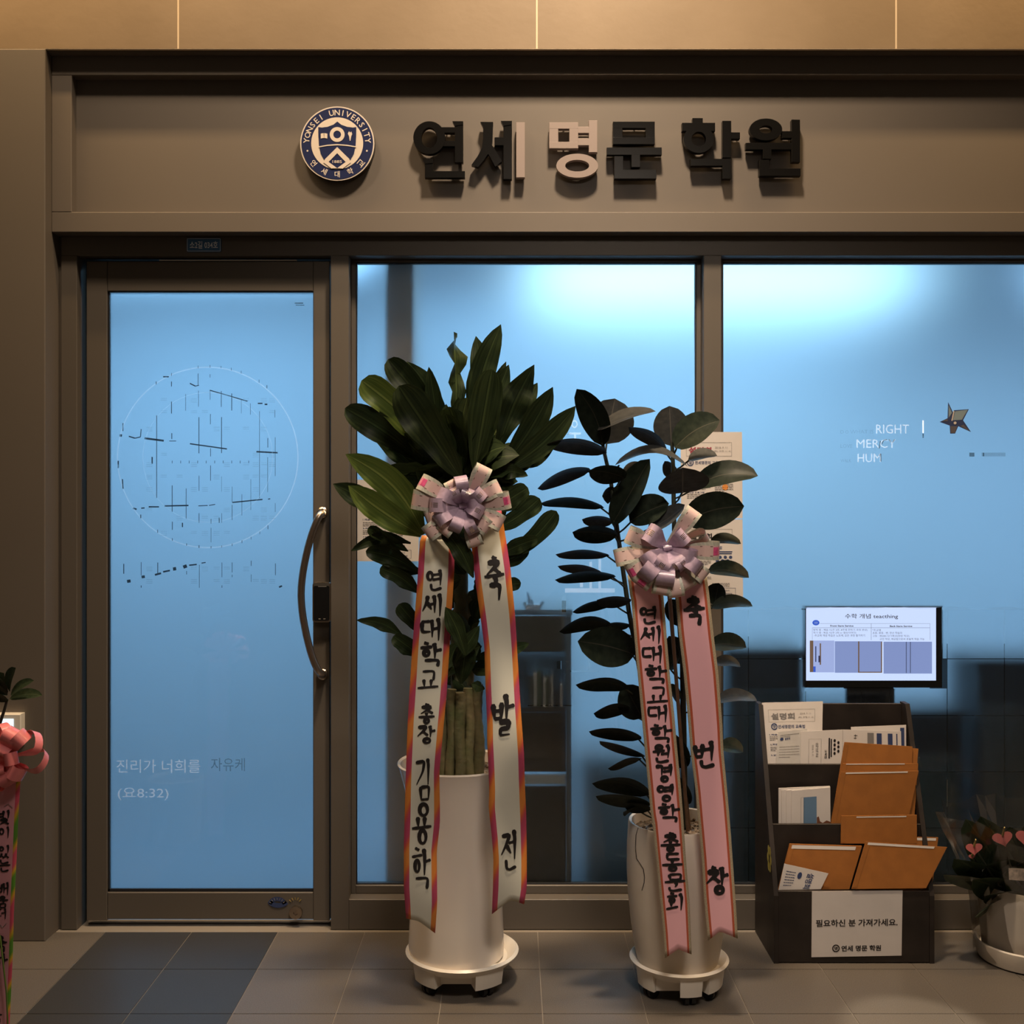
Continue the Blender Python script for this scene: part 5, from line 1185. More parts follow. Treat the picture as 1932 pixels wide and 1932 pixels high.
def ribfn(left, right, Yf, lift=.0022):
    def fn(x, y):
        xl, xr_ = interp(left, y), interp(right, y); u = (x - xl) / (xr_ - xl)
        return P(x, y, Yf(x, y, u) - lift)
    return fn
def letters(parent, items, left, right, Yf, wgt=.125, name='brush_letter'):
    wgt *= 1.22
    fn = ribfn(left, right, Yf)
    for s_, x0, y0, x1, y1 in items:
        mb = MB(); brush(mb, s_, (x0, y0, x1, y1), fn, wgt); mb.out(name, ink, parent)
c3 = lambda x, y: (720 + x / 4.2, 1020 + y / 4.2); c4 = lambda x, y: (730 + x / 3.632, 1400 + y / 3.632)
c7 = lambda x, y: (1020 + x / 4.2, 1120 + y / 4.2); c8 = lambda x, y: (1120 + x / 4.273, 1480 + y / 4.273)
def cv(c, l): return [(s_, *c(a_, b_), *c(d_, e_)) for s_, a_, b_, d_, e_ in l]
letters(t1, cv(c3, [('연', 355, 228, 482, 395), ('세', 325, 418, 470, 595), ('대', 315, 612, 462, 790), ('학', 308, 808, 478, 995), ('교', 285, 1028, 450, 1170), ('총', 292, 1295, 420, 1455), ('장', 285, 1465, 420, 1612)]) + cv(c4, [('김', 198, 112, 302, 400), ('용', 172, 415, 305, 705), ('학', 172, 725, 300, 1005)]), L1, R1, Yr1, .13)
letters(t2, cv(c3, [('축', 815, 128, 972, 470), ('발', 883, 1215, 1045, 1550)]) + cv(c4, [('전', 785, 600, 890, 880)]), L2, R2, Yr1, .155)
mg = [('foil_stripe', .30, .62, -.06, .06, bow_gold)]
fw = [('flower_print', .34, .60, -.45, .45, bow_flower)]
stp = [('foil_stripe', .2, .7, .50, .56, bow_gold), ('foil_stripe', .2, .7, -.56, -.50, bow_gold)]
def bow(parent, kn, outer, inner, u):
    for a_, l_, w_, tw, rl, ex in outer: loop(parent, kn + Vector((0, .012, 0)), math.radians(a_), l_ * u, w_ * u, bow_pale, tw, math.radians(rl), .16, extras=stp + (fw if ex else []))
    for a_, l_, w_, tw, rl, ex in inner: loop(parent, kn, math.radians(a_), l_ * u, w_ * u, bow_mauve, tw, math.radians(rl), .28, extras=[('foil_stripe', .34, .60, -.32 + .18 * j, -.24 + .18 * j, bow_gold) for j in range(4)] if ex else [])
u1 = 3.0 / F
bow(rb1, kn1, [(62, 88, 32, .25, 8, 0), (28, 82, 32, .35, -6, 0), (8, 92, 32, .3, 10, 1), (-25, 84, 32, .3, -8, 0), (-42, 70, 32, .4, 6, 0), (-72, 82, 30, .25, 4, 0), (-142, 92, 32, .3, -4, 0), (-160, 78, 34, .35, 8, 0), (172, 100, 36, .25, -6, 0), (150, 98, 32, .3, 8, 1), (115, 60, 32, .5, 4, 0), (-128, 72, 30, .5, 0, 0)],
    [(95, 62, 24, .55, 10, 0), (122, 48, 22, .9, -10, 1), (68, 44, 26, 1.0, 0, 1), (35, 56, 24, .8, 12, 1), (-20, 50, 26, 1.0, -12, 1), (-68, 62, 22, .6, 6, 1), (-110, 58, 24, .7, -8, 0), (-150, 66, 26, .6, 8, 0), (178, 70, 26, .6, 0, 1), (150, 60, 24, .7, 8, 0), (5, 46, 24, 1.1, 0, 0)], u1)
MB().tube([kn1 + Vector((-.012, -.01, 0)), kn1 + Vector((.012, -.01, .004))], .010, 10).out('bow_knot', bow_mauve, rb1, smooth=True)
MB().tube([kn1, P(872, 958, 3.235)], .0016, 5).out('tie_wire', bow_gold, rb1)
for tgt, nm in (((826, 1012), 'a'), ((914, 965), 'b')):
    q0 = kn1 + Vector((0, .006, -.01)); q1 = P(tgt[0], tgt[1] + 6, Yr1(tgt[0], tgt[1], .5) - .001)
    sd = Vector((28 / F * 3, 0, 0)); mk('ribbon_neck', [q0 - sd * .3, q0 + sd * .3, q1 + sd, q1 - sd], [(0, 1, 2, 3)], rib1, rb1, uvs=[(0, 0), (1, 0), (1, .1), (0, .1)])
# --- ribbon on the rubber plant
def Yr2(x, y, u): return 3.015 + .006 * math.sin(y / 110. + u) + .008 * (u - .5) ** 2 + .0
kn2 = P(1258, 1035, 2.97)
rb2 = empty('congratulation_ribbon', kn2, 'pink congratulation ribbon with gold glitter edges and mauve bow, on the rubber plant', 'ribbon', 'congratulation ribbons on the plants')
L3 = [(1184, 1085), (1189, 1126), (1191, 1131), (1200, 1239), (1209, 1334), (1219, 1441), (1228, 1537), (1231, 1550), (1238, 1620), (1246, 1702), (1252, 1761), (1255, 1808)]
R3 = [(1247, 1085), (1252, 1125), (1258, 1203), (1264, 1275), (1272, 1346), (1277, 1406), (1284, 1477), (1289, 1540), (1294, 1620), (1301, 1702), (1305, 1801)]
L4 = [(1269, 1085), (1275, 1125), (1280, 1191), (1289, 1263), (1296, 1334), (1303, 1418), (1312, 1489), (1317, 1545), (1324, 1620), (1328, 1691), (1336, 1775)]
R4 = [(1333, 1085), (1338, 1120), (1347, 1203), (1356, 1275), (1363, 1370), (1365, 1418), (1374, 1513), (1379, 1574), (1384, 1644), (1389, 1714), (1392, 1771)]
t3 = tail(rb2, L3, R3, Yr2, rib2, (.5, 1791)); t4 = tail(rb2, L4, R4, Yr2, rib2, (.42, 1757))
letters(t3, cv(c7, [('연', 785, 98, 920, 240), ('세', 792, 252, 945, 395), ('대', 805, 410, 958, 552), ('학', 825, 568, 1003, 712), ('교', 842, 738, 1010, 862), ('대', 850, 880, 1000, 1018), ('학', 868, 1040, 1043, 1180), ('원', 888, 1195, 1028, 1338), ('경', 912, 1350, 1040, 1498), ('영', 922, 1508, 1055, 1652), ('학', 930, 1665, 1105, 1810)]) + cv(c8, [('총', 540, 392, 700, 545), ('동', 552, 558, 718, 705), ('문', 573, 722, 738, 860), ('회', 585, 875, 724, 1015)]), L3, R3, Yr2, .14)
letters(t4, cv(c7, [('축', 1132, 25, 1302, 250), ('번', 1222, 1165, 1378, 1378)]) + cv(c8, [('창', 912, 665, 1085, 895)]), L4, R4, Yr2, .15)
u2 = 2.97 / F
bow(rb2, kn2, [(55, 92, 32, .25, -8, 0), (20, 82, 26, .3, 50, 0), (-2, 100, 34, .3, 6, 1), (-38, 92, 30, .3, -6, 0), (-60, 88, 30, .25, 6, 0), (-100, 92, 32, .35, 0, 0), (-128, 92, 34, .3, 6, 1), (-148, 92, 34, .3, -6, 1), (-170, 104, 32, .25, 8, 0), (160, 86, 34, .35, -8, 0), (-80, 96, 30, .3, 0, 0)],
    [(42, 50, 30, .7, 0, 1), (140, 58, 36, .5, 8, 1), (-18, 62, 26, .7, 12, 0), (-48, 56, 26, .8, -8, 1), (-72, 52, 26, .9, 4, 1), (-118, 56, 30, .9, -4, 1), (-98, 76, 34, .5, 4, 0), (-150, 62, 30, .6, 8, 0), (-35, 76, 26, .5, -6, 0), (-132, 80, 30, .5, 6, 0)], u2)
MB().tube([kn2 + Vector((-.012, -.01, 0)), kn2 + Vector((.012, -.01, .004))], .010, 10).out('bow_knot', bow_mauve, rb2, smooth=True)
MB().tube([kn2 + Vector((0, .005, 0)), P(1262, 1020, 3.16)], .002, 5).out('tie_wire', wood_stake, rb2)
for tgt in ((1216, 1086), (1301, 1086)):
    q0 = kn2 + Vector((0, .006, -.01)); q1 = P(tgt[0], tgt[1] + 6, Yr2(tgt[0], tgt[1], .5) - .001)
    sd = Vector((28 / F * 3, 0, 0)); mk('ribbon_neck', [q0 - sd * .3, q0 + sd * .3, q1 + sd, q1 - sd], [(0, 1, 2, 3)], rib2, rb2, uvs=[(0, 0), (1, 0), (1, .1), (0, .1)])

# ------------------------------------------------------------------ brochure rack
YR0, YR1 = 3.385, 3.645
rk = empty('brochure_rack', (X(1610, YR0), YR0, 0), 'dark wooden tiered brochure rack standing on the floor before the right window', 'rack')
xl, xr2 = X(1460, YR0), X(1763, YR0); ztop = Z(1326, YR1 - .03)
side = [(YR0, 0), (YR0, .216), (YR1 - .05, ztop), (YR1, ztop), (YR1, 0)]
def sidepanel(x0, x1):
    n_ = len(side); vs_ = [(x0, y, z) for y, z in side] + [(x1, y, z) for y, z in side]
    return mk('side_panel', vs_, [tuple(range(n_)), tuple(range(2 * n_ - 1, n_ - 1, -1))] + [(i, (i + 1) % n_, n_ + (i + 1) % n_, n_ + i) for i in range(n_)], rack_m, rk)
spl = sidepanel(xl, xl + .015); sidepanel(xr2 - .015, xr2)
MB().box(xl + .015, xr2 - .015, YR1 - .012, YR1, 0, ztop - .006, .001).out('back_panel', rack_m, rk)
MB().box(xl + .015, xr2 - .015, YR0 + .002, YR0 + .014, 0.003, Z(1682, YR0), .001).out('front_panel', rack_m, rk)
tiers = [(YR0 + .075, Z(1555, YR0 + .075), .16), (YR0 + .15, Z(1442, YR0 + .15), .33)]
for y, z, zf in tiers: MB().box(xl + .015, xr2 - .015, y, y + .010, zf, z, .001).out('tier_panel', rack_m, rk)
for y0, y1, z in ((YR0 + .014, YR0 + .075, .12), (YR0 + .085, YR0 + .15, .30), (YR0 + .16, YR1 - .012, .48)): MB().box(xl + .015, xr2 - .015, y0, y1, z - .01, z).out('shelf', rack_m, rk)
yf = MB(); 
def onside(pts): return [(xl - .001, y, z) for y, z in pts]
fy, fz = YR0 + .055, Z(1620, YR0 + .055)
for k in range(6):
    a_ = k * math.pi / 3; c_ = (fy + .018 * math.cos(a_), fz + .03 * math.sin(a_))
    yf.add([(xl - .0012, c_[0] + .012 * math.cos(2 * math.pi * j / 10), c_[1] + .016 * math.sin(2 * math.pi * j / 10)) for j in range(10)], [tuple(range(10))])
yf.out('flower_sticker', pbr('yellow_sticker', (.42, .36, .08), .5), spl)
# sign sheet on the front
o, fn = page('take_one_sign', 'white take-one sign sheet stuck on the front of the brochure rack', 'sign', [(1532, 1682), (1703, 1680), (1701, 1803), (1531, 1806)], YR0 - .0005, paper)
t = MB(); put_text(t, '필요하신 분 가져가세요.', (.045, .43, .95, .54), lambda u, v: fn(u, v), .022); t.out('sign_sentence', ink, o); t = MB(); put_text(t, '연세 명문 학원', (.33, .83, .77, .92), lambda u, v: fn(u, v), .03)
n_ = 20; t.add([fn(.27 + r * math.cos(a_), .87 + r * 1.38 * math.sin(a_)) for r in (.042, .030) for a_ in [2 * math.pi * j / n_ for j in range(n_)]], [(j, n_ + j, n_ + (j + 1) % n_, (j + 1) % n_) for j in range(n_)]); put_text(t, '명', (.25, .845, .29, .895), lambda u, v: fn(u, v), .03)
t.out('sign_lettering', ink, o)
# leaflets
g5 = lambda x, y: (1420 + x / 6.0375, 1300 + y / 6.0375)
g2 = lambda x, y: (1400 + x / 3.632, 1540 + y / 3.632)
def pg(name, label, cat, cs, Y, mat, group=None, th=.002, conv=g5): return page(name, label, cat, [conv(*c_) for c_ in cs], Y, mat, group, th)
G1 = 'leaflets on the top tier of the rack'
yt_ = YR0 + .175
o, fn = pg('leaflet', 'white portrait leaflet with boxed headline, top left of the brochure rack', 'leaflet', [(105, 155), (800, 140), (785, 900), (172, 900)], [yt_ + .035, yt_ + .035, yt_ + .004, yt_ + .004], paper, G1)
t = MB(); tx = lambda u, v: fn(u, v)
put_text(t, '설명회', (.13, .165, .53, .265), tx, .03); t.out('headline', ink_red if False else ink_grey, o)
t = MB(); frame(t, fn, .09, .11, .87, .30, .004); put_text(t, '2018. 9. 11', (.62, .165, .80, .19), tx); put_text(t, '(화) 오전 11 시', (.59, .22, .84, .25), tx); lines(t, fn, .08, .52, .25, 3, .025, .010, random.Random(4)); lines(t, fn, .08, .68, .25, 3, .025, .010, random.Random(5)); t.out('small_print', ink_grey, o)
t = MB(); put_text(t, '연세명문의 교육법', (.24, .345, .70, .40), tx, .02); n_ = 20
t.add([fn(.175 + r * math.cos(a_), .37 + r * .95 * math.sin(a_)) for r in (.055, .038) for a_ in [2 * math.pi * j / n_ for j in range(n_)]], [(j, n_ + j, n_ + (j + 1) % n_, (j + 1) % n_) for j in range(n_)]); put_text(t, '명', (.15, .345, .20, .395), tx, .02)
put_text(t, '1.배움', (.08, .48, .22, .505), tx, .02); put_text(t, '2.학습', (.08, .63, .22, .655), tx, .02); put_text(t, '3.상담', (.08, .79, .22, .815), tx, .02); t.out('body_print', ink_navy, o)
o, fn = pg('leaflet', 'folded leaflet at the back right of the top tier, with dark blue end block', 'leaflet', [(1120, 432), (1748, 408), (1752, 860), (1130, 870)], [yt_ + .014, yt_ + .014, yt_ + .002, yt_ + .002], paper, G1)
t = MB(); rule(t, fn, .89, .07, .965, .55); t.out('print_block', ink_navy, o)
o, fn = pg('leaflet', 'folded leaflet at left of the top tier, covered in fine grey text', 'leaflet', [(290, 490), (620, 450), (640, 870), (262, 870)], [yt_ + .010, yt_ + .010, yt_, yt_], paper2, G1)
t = MB(); lines(t, fn, .08, .10, .72, 2, .05, .016, random.Random(8)); lines(t, fn, .08, .45, .72, 5, .075, .014, random.Random(9)); t.out('small_print', ink_grey, o)
t = MB(); put_text(t, '설명회', (.24, .19, .42, .26), lambda u, v: fn(u, v), .02); t.add([fn(.14 + .06 * math.cos(a_), .225 + .045 * math.sin(a_)) for a_ in [2 * math.pi * j / 14 for j in range(14)]], [tuple(range(14))]); t.out('body_print', ink_navy, o)
o, fn = pg('leaflet', 'folded leaflet in the middle of the top tier, printed sideways with rows of dots', 'leaflet', [(550, 485), (1025, 462), (1022, 870), (545, 870)], [yt_ + .004, yt_ + .004, yt_ - .004, yt_ - .004], paper, G1)
t = MB(); tx = lambda u, v: fn(u, v)
rule(t, fn, .665, .22, .70, .80); rule(t, fn, .715, .25, .745, .76); put_text(t, '교육법', (.57, .55, .63, .80), tx, .02, rot=1)
for k in range(4): t.add([fn(.81 + .028 * math.cos(a_), .30 + .12 * k + .045 * math.sin(a_)) for a_ in [2 * math.pi * j / 12 for j in range(12)]], [tuple(range(12))])
for k in range(3): t.add([fn(.90 + .028 * math.cos(a_), .36 + .12 * k + .045 * math.sin(a_)) for a_ in [2 * math.pi * j / 12 for j in range(12)]], [tuple(range(12))])
t.out('body_print', ink, o)
t = MB(); frame(t, fn, .19, .23, .49, .98, .006); put_text(t, '2018. 9. 11', (.27, .40, .31, .72), tx, rot=1); put_text(t, '설명회', (.36, .33, .42, .75), tx, .01, rot=1); t.out('small_print', ink_grey, o)
o, fn = pg('leaflet', 'folded leaflet at the right of the top tier, with three navy blocks', 'leaflet', [(1028, 462), (1690, 480), (1700, 870), (1024, 870)], [yt_ + .006, yt_ + .006, yt_ - .002, yt_ - .002], paper, G1)
t = MB()
for a_, b_ in ((.58, .665), (.77, .85), (.915, .935)): rule(t, fn, a_, .08, b_, .75)
t.out('print_block', ink_navy, o); t = MB(); rule(t, fn, .42, .07, .53, .38); t.out('print_block', ink_grey, o)
t = MB(); rule(t, fn, .19, .15, .25, .165); rule(t, fn, .21, .12, .217, .26); rule(t, fn, .19, .22, .235, .235); t.out('body_print', ink, o)
# booklets in the middle tier
G2 = 'booklets on the middle tier of the rack'
yb_ = YR0 + .10
bk = [('rearmost white booklet of the small stack on the middle tier, leftmost edge showing', (296, 1130), (880, 1105), 0), ('white booklet second from the back in the small stack on the middle tier', (330, 1150), (884, 1112), 1), ('third white booklet of the small stack on the middle tier', (384, 1155), (885, 1116), 2)]
for lb, tl, tr_, k in bk:
    pg('booklet', lb, 'booklet', [tl, tr_, (886, 1600), (tl[0], 1600)], yb_ + .02 - .005 * k, paper, G2, th=.003)
o, fn = pg('booklet', 'front white booklet with steel blue block on the middle tier of the rack', 'booklet', [(444, 1160), (884, 1120), (888, 1600), (440, 1600)], yb_ + .003, paper, G2, th=.003)
t = MB(); rule(t, fn, .31, .19, .645, 1.0); t.out('blue_block', ink_blue, o)
t = MB(); frame(t, fn, .24, .19, .325, .98, .006); t.out('small_print', ink_grey, o)
t = MB(); t.add([fn(*q_) for q_ in ((.65, .70), (.70, .68), (.73, .80), (.80, .84), (.90, .78), (1.0, .82), (1.0, 1.0), (.65, 1.0))], [tuple(range(8))]); t.out('brown_print', pbr('brown_ink', (.16, .06, .03), .6), o)
# kraft envelopes
def envelope(label, cs, Y, conv=g5, white=None, group='orange kraft envelopes in the rack', th=.004):
    o, fn = page('kraft_envelope', label, 'envelope', [conv(*c_) for c_ in cs], Y, kraft, group, th)
    if white:
        q = MB(); u0, u1, v0, v1 = white; q.add([fn(u0, v0, .0009), fn(u1, v0 - .004, .0009), fn(u1, v1 - .004, .0009), fn(u0, v1, .0009)], [(0, 1, 2, 3)]); q.out('enclosed_paper', paper, o)
    q = MB(); q.add([fn(.0, .03, .0008), fn(.06, .03, .0008), fn(.06, .97, .0008), fn(.0, .97, .0008)], [(0, 1, 2, 3)]); q.out('envelope_seam', kraft, o)
    return o, fn
ye = YR0 + .10
envelope('topmost kraft envelope on the upper right of the rack, standing tallest', [(1048, 605), (1820, 655), (1800, 1480), (900, 1500)], [ye + .035, ye + .035, ye + .012, ye + .012])
envelope('kraft envelope leaning right behind the tallest one in the rack', [(1500, 640), (1888, 680), (1850, 1180), (1500, 1180)], [ye + .042, ye + .042, ye + .022, ye + .022])
envelope('second kraft envelope from the top right, white paper edge showing', [(1030, 850), (1886, 850), (1840, 1500), (890, 1520)], [ye + .024, ye + .024, ye + .008, ye + .008], white=(.04, .82, .0, .016))
envelope('third kraft envelope down on the right, broad front with white top edge', [(1010, 945), (1892, 932), (1760, 1545), (885, 1575)], [ye + .014, ye + .014, ye + .002, ye + .002], white=(.06, .86, .01, .035))
envelope('kraft envelope upright in the right of the second tier from the bottom', [(1010, 1445), (1870, 1435), (1872, 1760), (1005, 1760)], [YR0 + .066, YR0 + .066, YR0 + .060, YR0 + .060], white=(.2, .86, .03, .07))
yl_ = YR0 + .03
envelope('kraft envelope thick with papers at the lower left of the bottom tier', [(330, 190), (822, 205), (735, 500), (250, 505)], [yl_ + .020, yl_ + .020, yl_ + .002, yl_ + .002], conv=g2, white=(.03, .92, .02, .10), th=.010)
envelope('rear kraft envelope of the two at the lower right of the bottom tier', [(858, 130), (1345, 145), (1300, 500), (780, 500)], [yl_ + .034, yl_ + .034, yl_ + .008, yl_ + .008], conv=g2, white=(.03, .97, .02, .07))
envelope('large kraft envelope at the lower right of the bottom tier, sticking past the side', [(848, 175), (1405, 212), (1262, 492), (752, 498)], [YR0 + .014, YR0 + .010, YR0 - .004, YR0 - .004], conv=g2, white=(.03, .85, .01, .06))
o, fn = page('leaflet', 'small curled white leaflet in front of the lower left envelope in the rack', 'leaflet', [g2(290, 325), g2(592, 392), g2(540, 500), g2(250, 505)], [yl_ - .004, yl_ - .008, yl_ - .010, yl_ - .008], paper, None)
t = MB(); put_text(t, '설명회', (.56, .18, .72, .95), lambda u, v: fn(u, v), .02, rot=1); t.add([fn(.40 + .05 * math.cos(a_), .36 + .15 * math.sin(a_)) for a_ in [2 * math.pi * j / 14 for j in range(14)]], [tuple(range(14))]); lines(t, fn, .08, .25, .30, 6, .11, .03, random.Random(2)); t.out('body_print', ink_navy, o)

# ------------------------------------------------------------------ anthurium at the right edge
C3 = (X(1932, 3.42), 3.42); 
ant = empty('potted_anthurium', (C3[0], C3[1], 0), 'anthurium with pink heart-shaped flowers in a cream pot, at the right of the rack', 'potted plant')
MB().lathe(C3[0], C3[1], [(0, .0), (.128, .0), (.138, .006), (.150, .045), (.152, .062), (.148, .066), (.142, .060), (.135, .03), (0, .03)], 48).out('saucer', stoneware, ant, smooth=True)
MB().lathe(C3[0], C3[1], [(0, .031), (.118, .031), (.126, .04), (.133, .12), (.140, .20), (.143, .245), (.141, .250), (.134, .246), (.130, .22)], 48).out('pot', stoneware, ant, smooth=True)
soil(ant, C3[0], C3[1], .130, .222, 13)
AL = [((1900, 1680), (1822, 1545), 60, 1.3), ((1900, 1690), (1800, 1620), 52, 1.5), ((1905, 1690), (1780, 1650), 40, 1.8), ((1910, 1700), (1835, 1660), 60, 1.2), ((1920, 1690), (1875, 1600), 70, 1.1), ((1930, 1680), (1905, 1560), 70, 1.2), ((1935, 1690), (1950, 1570), 80, 1.1), ((1940, 1690), (2010, 1600), 80, 1.1), ((1945, 1700), (2050, 1660), 60, 1.3), ((1915, 1700), (1860, 1690), 46, 1.5), ((1925, 1700), (1900, 1640), 80, 1.0), ((1935, 1710), (1925, 1670), 80, 1.1), ((1895, 1700), (1840, 1730), 34, 1.6), ((1905, 1640), (1850, 1540), 40, 1.6), ((1950, 1640), (1985, 1540), 60, 1.2), ((1890, 1650), (1862, 1632), 60, 1.2), ((1925, 1650), (1890, 1650), 70, 1.2)]
for i, (b, t_, w_, rl) in enumerate(AL):
    yb = 3.40 + (i % 3) * .02; pleaf(ant, b, t_, w_, yb, yb - .08 - .02 * (i % 2), aleaf, kind='oval', real=rl, bendpx=8, fold=.2, seed=700 + i, nseg=9)
    MB().tube([(C3[0] + .01 * (i % 5 - 2), C3[1] + .01 * (i % 4 - 2), .222), P(b[0], b[1], yb)], .003, 6).out('leaf_stalk', stem_dark, ant)
def heart(parent, cx, cy_, w_, Y, rot, tilt=.0):
    n_ = 24; vs_ = [P(cx, cy_, Y)]; s_ = w_ / 34
    for k in range(n_):
        t = 2 * math.pi * k / n_; x = 16 * math.sin(t) ** 3; y = 13 * math.cos(t) - 5 * math.cos(2 * t) - 2 * math.cos(3 * t) - math.cos(4 * t)
        xr_, yr_ = x * math.cos(rot) - y * math.sin(rot), x * math.sin(rot) + y * math.cos(rot)
        vs_.append(P(cx + xr_ * s_, cy_ - yr_ * s_ * .8, Y - tilt * y * .002 + .006 * abs(x) / 16))
    o = mk('flower', vs_, [(0, 1 + k, 1 + (k + 1) % n_) for k in range(n_)], spathe_m, parent, smooth=True)
    MB().tube([P(cx, cy_ - w_ * .15, Y - .002), P(cx + 3, cy_ - w_ * .5, Y - .03)], [.004, .002], 8).out('spadix', spadix_m, o)
    MB().tube([P(cx, cy_ - w_ * .1, Y + .004), P(cx + (1930 - cx) * .5, cy_ + 70, Y + .03), (C3[0], C3[1], .222)], .0028, 6).out('flower_stalk', stem_dark, parent)
heart(ant, 1838, 1601, 34, 3.30, .05); heart(ant, 1892, 1582, 42, 3.28, .25); heart(ant, 1866, 1567, 24, 3.36, .9); heart(ant, 1834, 1616, 14, 3.34, .1)
o_ = heart(ant, 1936, 1580, 44, 3.32, -.1)
# crumpled clear cellophane wrap round the plant
rnd = random.Random(31); n_ = 40; vs_ = []; rows = [(.015, .155), (.10, .158), (.20, .165), (.27, .19), (.34, .225), (.42, .25), (.47, .262)]
for z, r in rows:
    for k in range(n_):
        a_ = 2 * math.pi * k / n_; rr = r * (1 + (.05 * math.sin(7 * a_ + z * 9) + rnd.uniform(-.025, .025)) * (z / .3)); vs_.append((C3[0] + rr * math.cos(a_), C3[1] + rr * math.sin(a_) * .75, z + rnd.uniform(-.01, .01) * (z / .3)))
wr = mk('cellophane_wrap', vs_, [(i * n_ + k, i * n_ + (k + 1) % n_, (i + 1) * n_ + (k + 1) % n_, (i + 1) * n_ + k) for i in range(len(rows) - 1) for k in range(n_)], cello, ant)
sl = pbr('silver_foil_tag', (.72, .62, .54), .3, metal=.6, noise=.3, nscale=60)
o, fn = page('gift_card', 'shiny pale gift card among the anthurium leaves', 'card', [(1903, 1638), (1960, 1640), (1962, 1664), (1904, 1660)], 3.24, sl)
pxbox(MB(), 0, 0, 1, 1, 3, .1)
MB().tube([P(1930, 1662, 3.242), P(1932, 1690, 3.32)], .0015, 5).out('card_stick', stem_dark, o)

# ------------------------------------------------------------------ plant with pink bow at the left edge
YLp = 2.78
C4 = (X(-92, YLp), YLp)
lp = empty('potted_shrub', (C4[0], C4[1], 0), 'small leafy shrub at the left edge carrying a coral pink bow', 'potted plant')
MB().lathe(C4[0], C4[1], [(0, .0), (.09, .0), (.10, .01), (.115, .26), (.118, .28), (.112, .285), (.105, .27)], 40).out('pot', stoneware, lp, smooth=True)
soil(lp, C4[0], C4[1], .106, .265, 3)
stp_ = [P(-80, 1700, YLp), P(-60, 1560, YLp), P(-30, 1450, YLp), P(-5, 1380, YLp), P(8, 1340, YLp), P(14, 1318, YLp)]
MB().tube([(C4[0], C4[1], .26)] + stp_, [.007, .006, .006, .005, .0045, .004, .003], 8).out('stem', stem_dark, lp, smooth=True)
lleaf = leaf_mat('shrub_leaf', (.03, .045, .022), (.05, .07, .035), (.06, .08, .04), streak=False)
for i, (b, t_, w_) in enumerate([((18, 1318), (80, 1312), 18), ((20, 1312), (64, 1284), 16), ((18, 1305), (30, 1260), 24), ((14, 1308), (-20, 1268), 26), ((14, 1312), (-30, 1290), 26), ((14, 1325), (-22, 1312), 22), ((16, 1300), (8, 1270), 24), ((-8, 1385), (-60, 1350), 24), ((-30, 1440), (-90, 1400), 26)]):
    pleaf(lp, b, t_, w_, YLp, YLp - .03, lleaf, kind='oval', real=1.3, bendpx=5, fold=.25, seed=800 + i, nseg=8)
kn3 = P(6, 1430, YLp - .09)
rb3 = empty('congratulation_ribbon', kn3, 'pink ribbon with green and yellow edge and coral satin bow, at the left edge', 'ribbon')
u3 = (YLp - .09) / F
for a_, l_, w_, tw, rl in [(62, 66, 26, .3, 0), (28, 84, 20, .15, 60), (-2, 86, 20, .15, 50), (44, 72, 24, .25, 8), (-30, 60, 26, .5, 0), (-60, 56, 28, .5, 0), (-100, 60, 30, .4, 0), (110, 70, 24, .3, 20), (150, 70, 26, .3, 0), (200, 70, 26, .3, 0), (84, 68, 18, .2, 50), (10, 46, 24, .9, 0), (-75, 40, 24, 1.0, 0), (60, 40, 26, 1.0, 0)]:
    loop(rb3, kn3, math.radians(a_), l_ * u3, w_ * u3, bow_pink, tw, math.radians(rl), .3)
MB().tube([kn3 + Vector((-.012, -.01, 0)), kn3 + Vector((.012, -.01, 0))], .011, 10).out('bow_knot', bow_pink, rb3, smooth=True)
MB().tube([kn3, P(-20, 1420, YLp)], .0018, 5).out('tie_wire', bow_pink, rb3)
def Yr3(x, y, u): return YLp - .085 + .006 * math.sin(y / 70.)
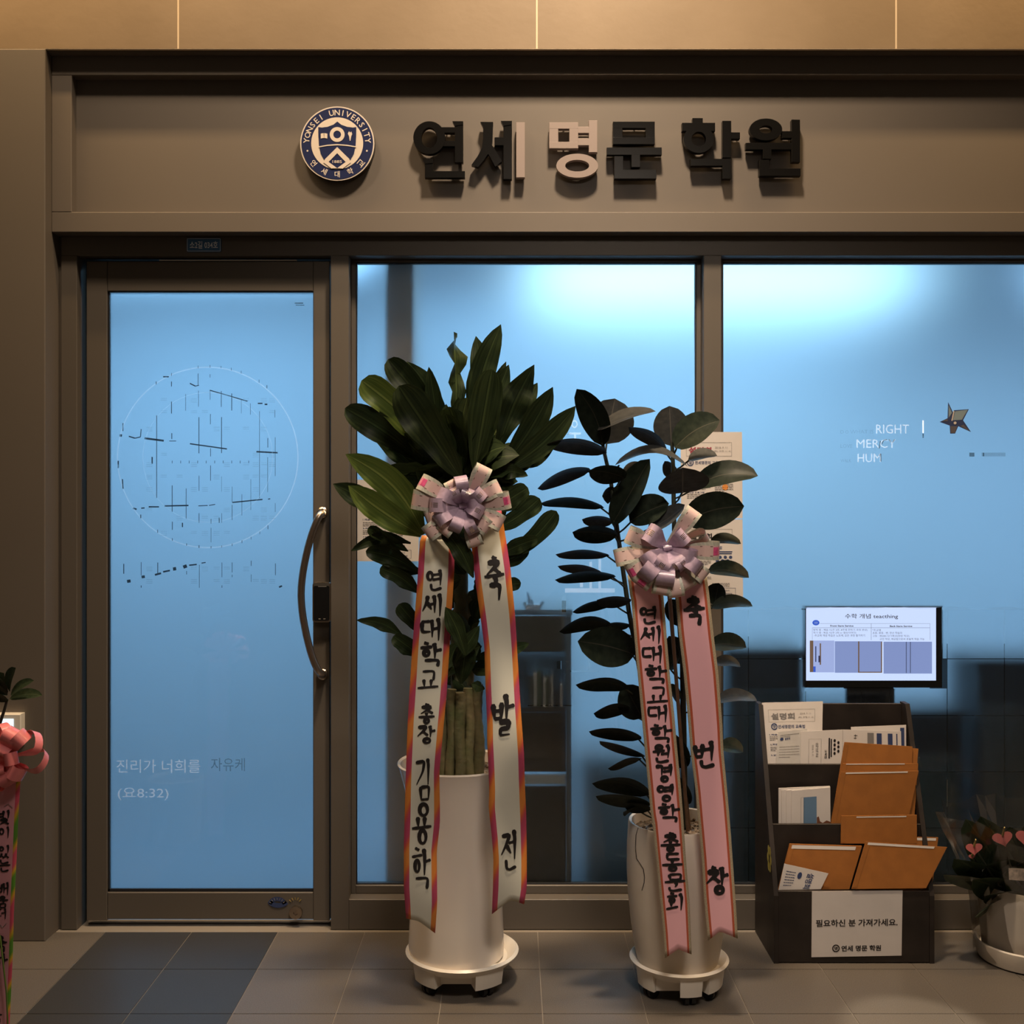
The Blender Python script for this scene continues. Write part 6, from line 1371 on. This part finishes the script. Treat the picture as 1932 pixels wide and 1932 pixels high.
L5 = [(-42, 1450), (-44, 1600), (-46, 1750), (-48, 2060)]; R5 = [(40, 1450), (35, 1530), (32, 1600), (26, 1720), (24, 1800), (18, 1932), (12, 2060)]
t5 = tail(rb3, L5, R5, Yr3, rib3, (.5, 2035))
gl = lambda x, y: (x / 2.571, 1180 + y / 2.571)
letters(t5, cv(gl, [('빛', -8, 895, 52, 965), ('이', -6, 975, 48, 1030), ('있', -6, 1065, 46, 1130), ('는', -6, 1135, 50, 1195), ('배', -10, 1245, 40, 1308), ('움', -14, 1312, 40, 1370), ('터', -14, 1372, 30, 1425), ('축', -30, 1505, 34, 1585), ('하', -30, 1590, 32, 1660), ('축', -40, 1860, 10, 1930)]), L5, R5, Yr3, .13)
cvm = MB()
for a_, b_ in (((8, 1522), (16, 1517)), ((16, 1517), (24, 1524)), ((0, 1744), (5, 1750)), ((5, 1750), (12, 1742))): cvm.tube([P(a_[0], a_[1], Yr3(0, a_[1], 0) - .002), P(b_[0], b_[1], Yr3(0, b_[1], 0) - .002)], .0007, 4)
cvm.out('brush_mark', ink_grey, t5)
MB().tube([P(0, 1765, YLp - .095), P(4, 1800, YLp - .10), (P(12, 1870, YLp - .10)), P(16, 1960, YLp - .10)], .0022, 6).out('green_cord', pbr('green_cord', (.10, .16, .03), .5), rb3)
# lit guide panel on the pillar
gd = empty('lit_wall_panel', P(10, 1373, YP), 'small lit white panel box on the left wall behind the pink bow', 'wall panel')
a = P(-40, 1404, YP); b = P(47, 1344, YP)
MB().box(a.x, b.x, YP - .03, YP, a.z, b.z, .003).out('panel_case', tray_m, gd)
pn = MB(); pn.box(a.x + .008, b.x - .024, YP - .032, YP - .029, a.z + .014, b.z - .016); pn.out('panel_screen', emis('lit_panel', (.75, .9, 1.0), 1.3), gd)
pn = MB(); v = P(2, 1392, YP - .033); pn.ring(v.x, v.z, .018, .012, YP - .0335, YP - .032, 20); pn.out('panel_mark', emis('green_mark', (.02, .35, .18), .7), gd)
bpy.data.objects.remove(_tobj)
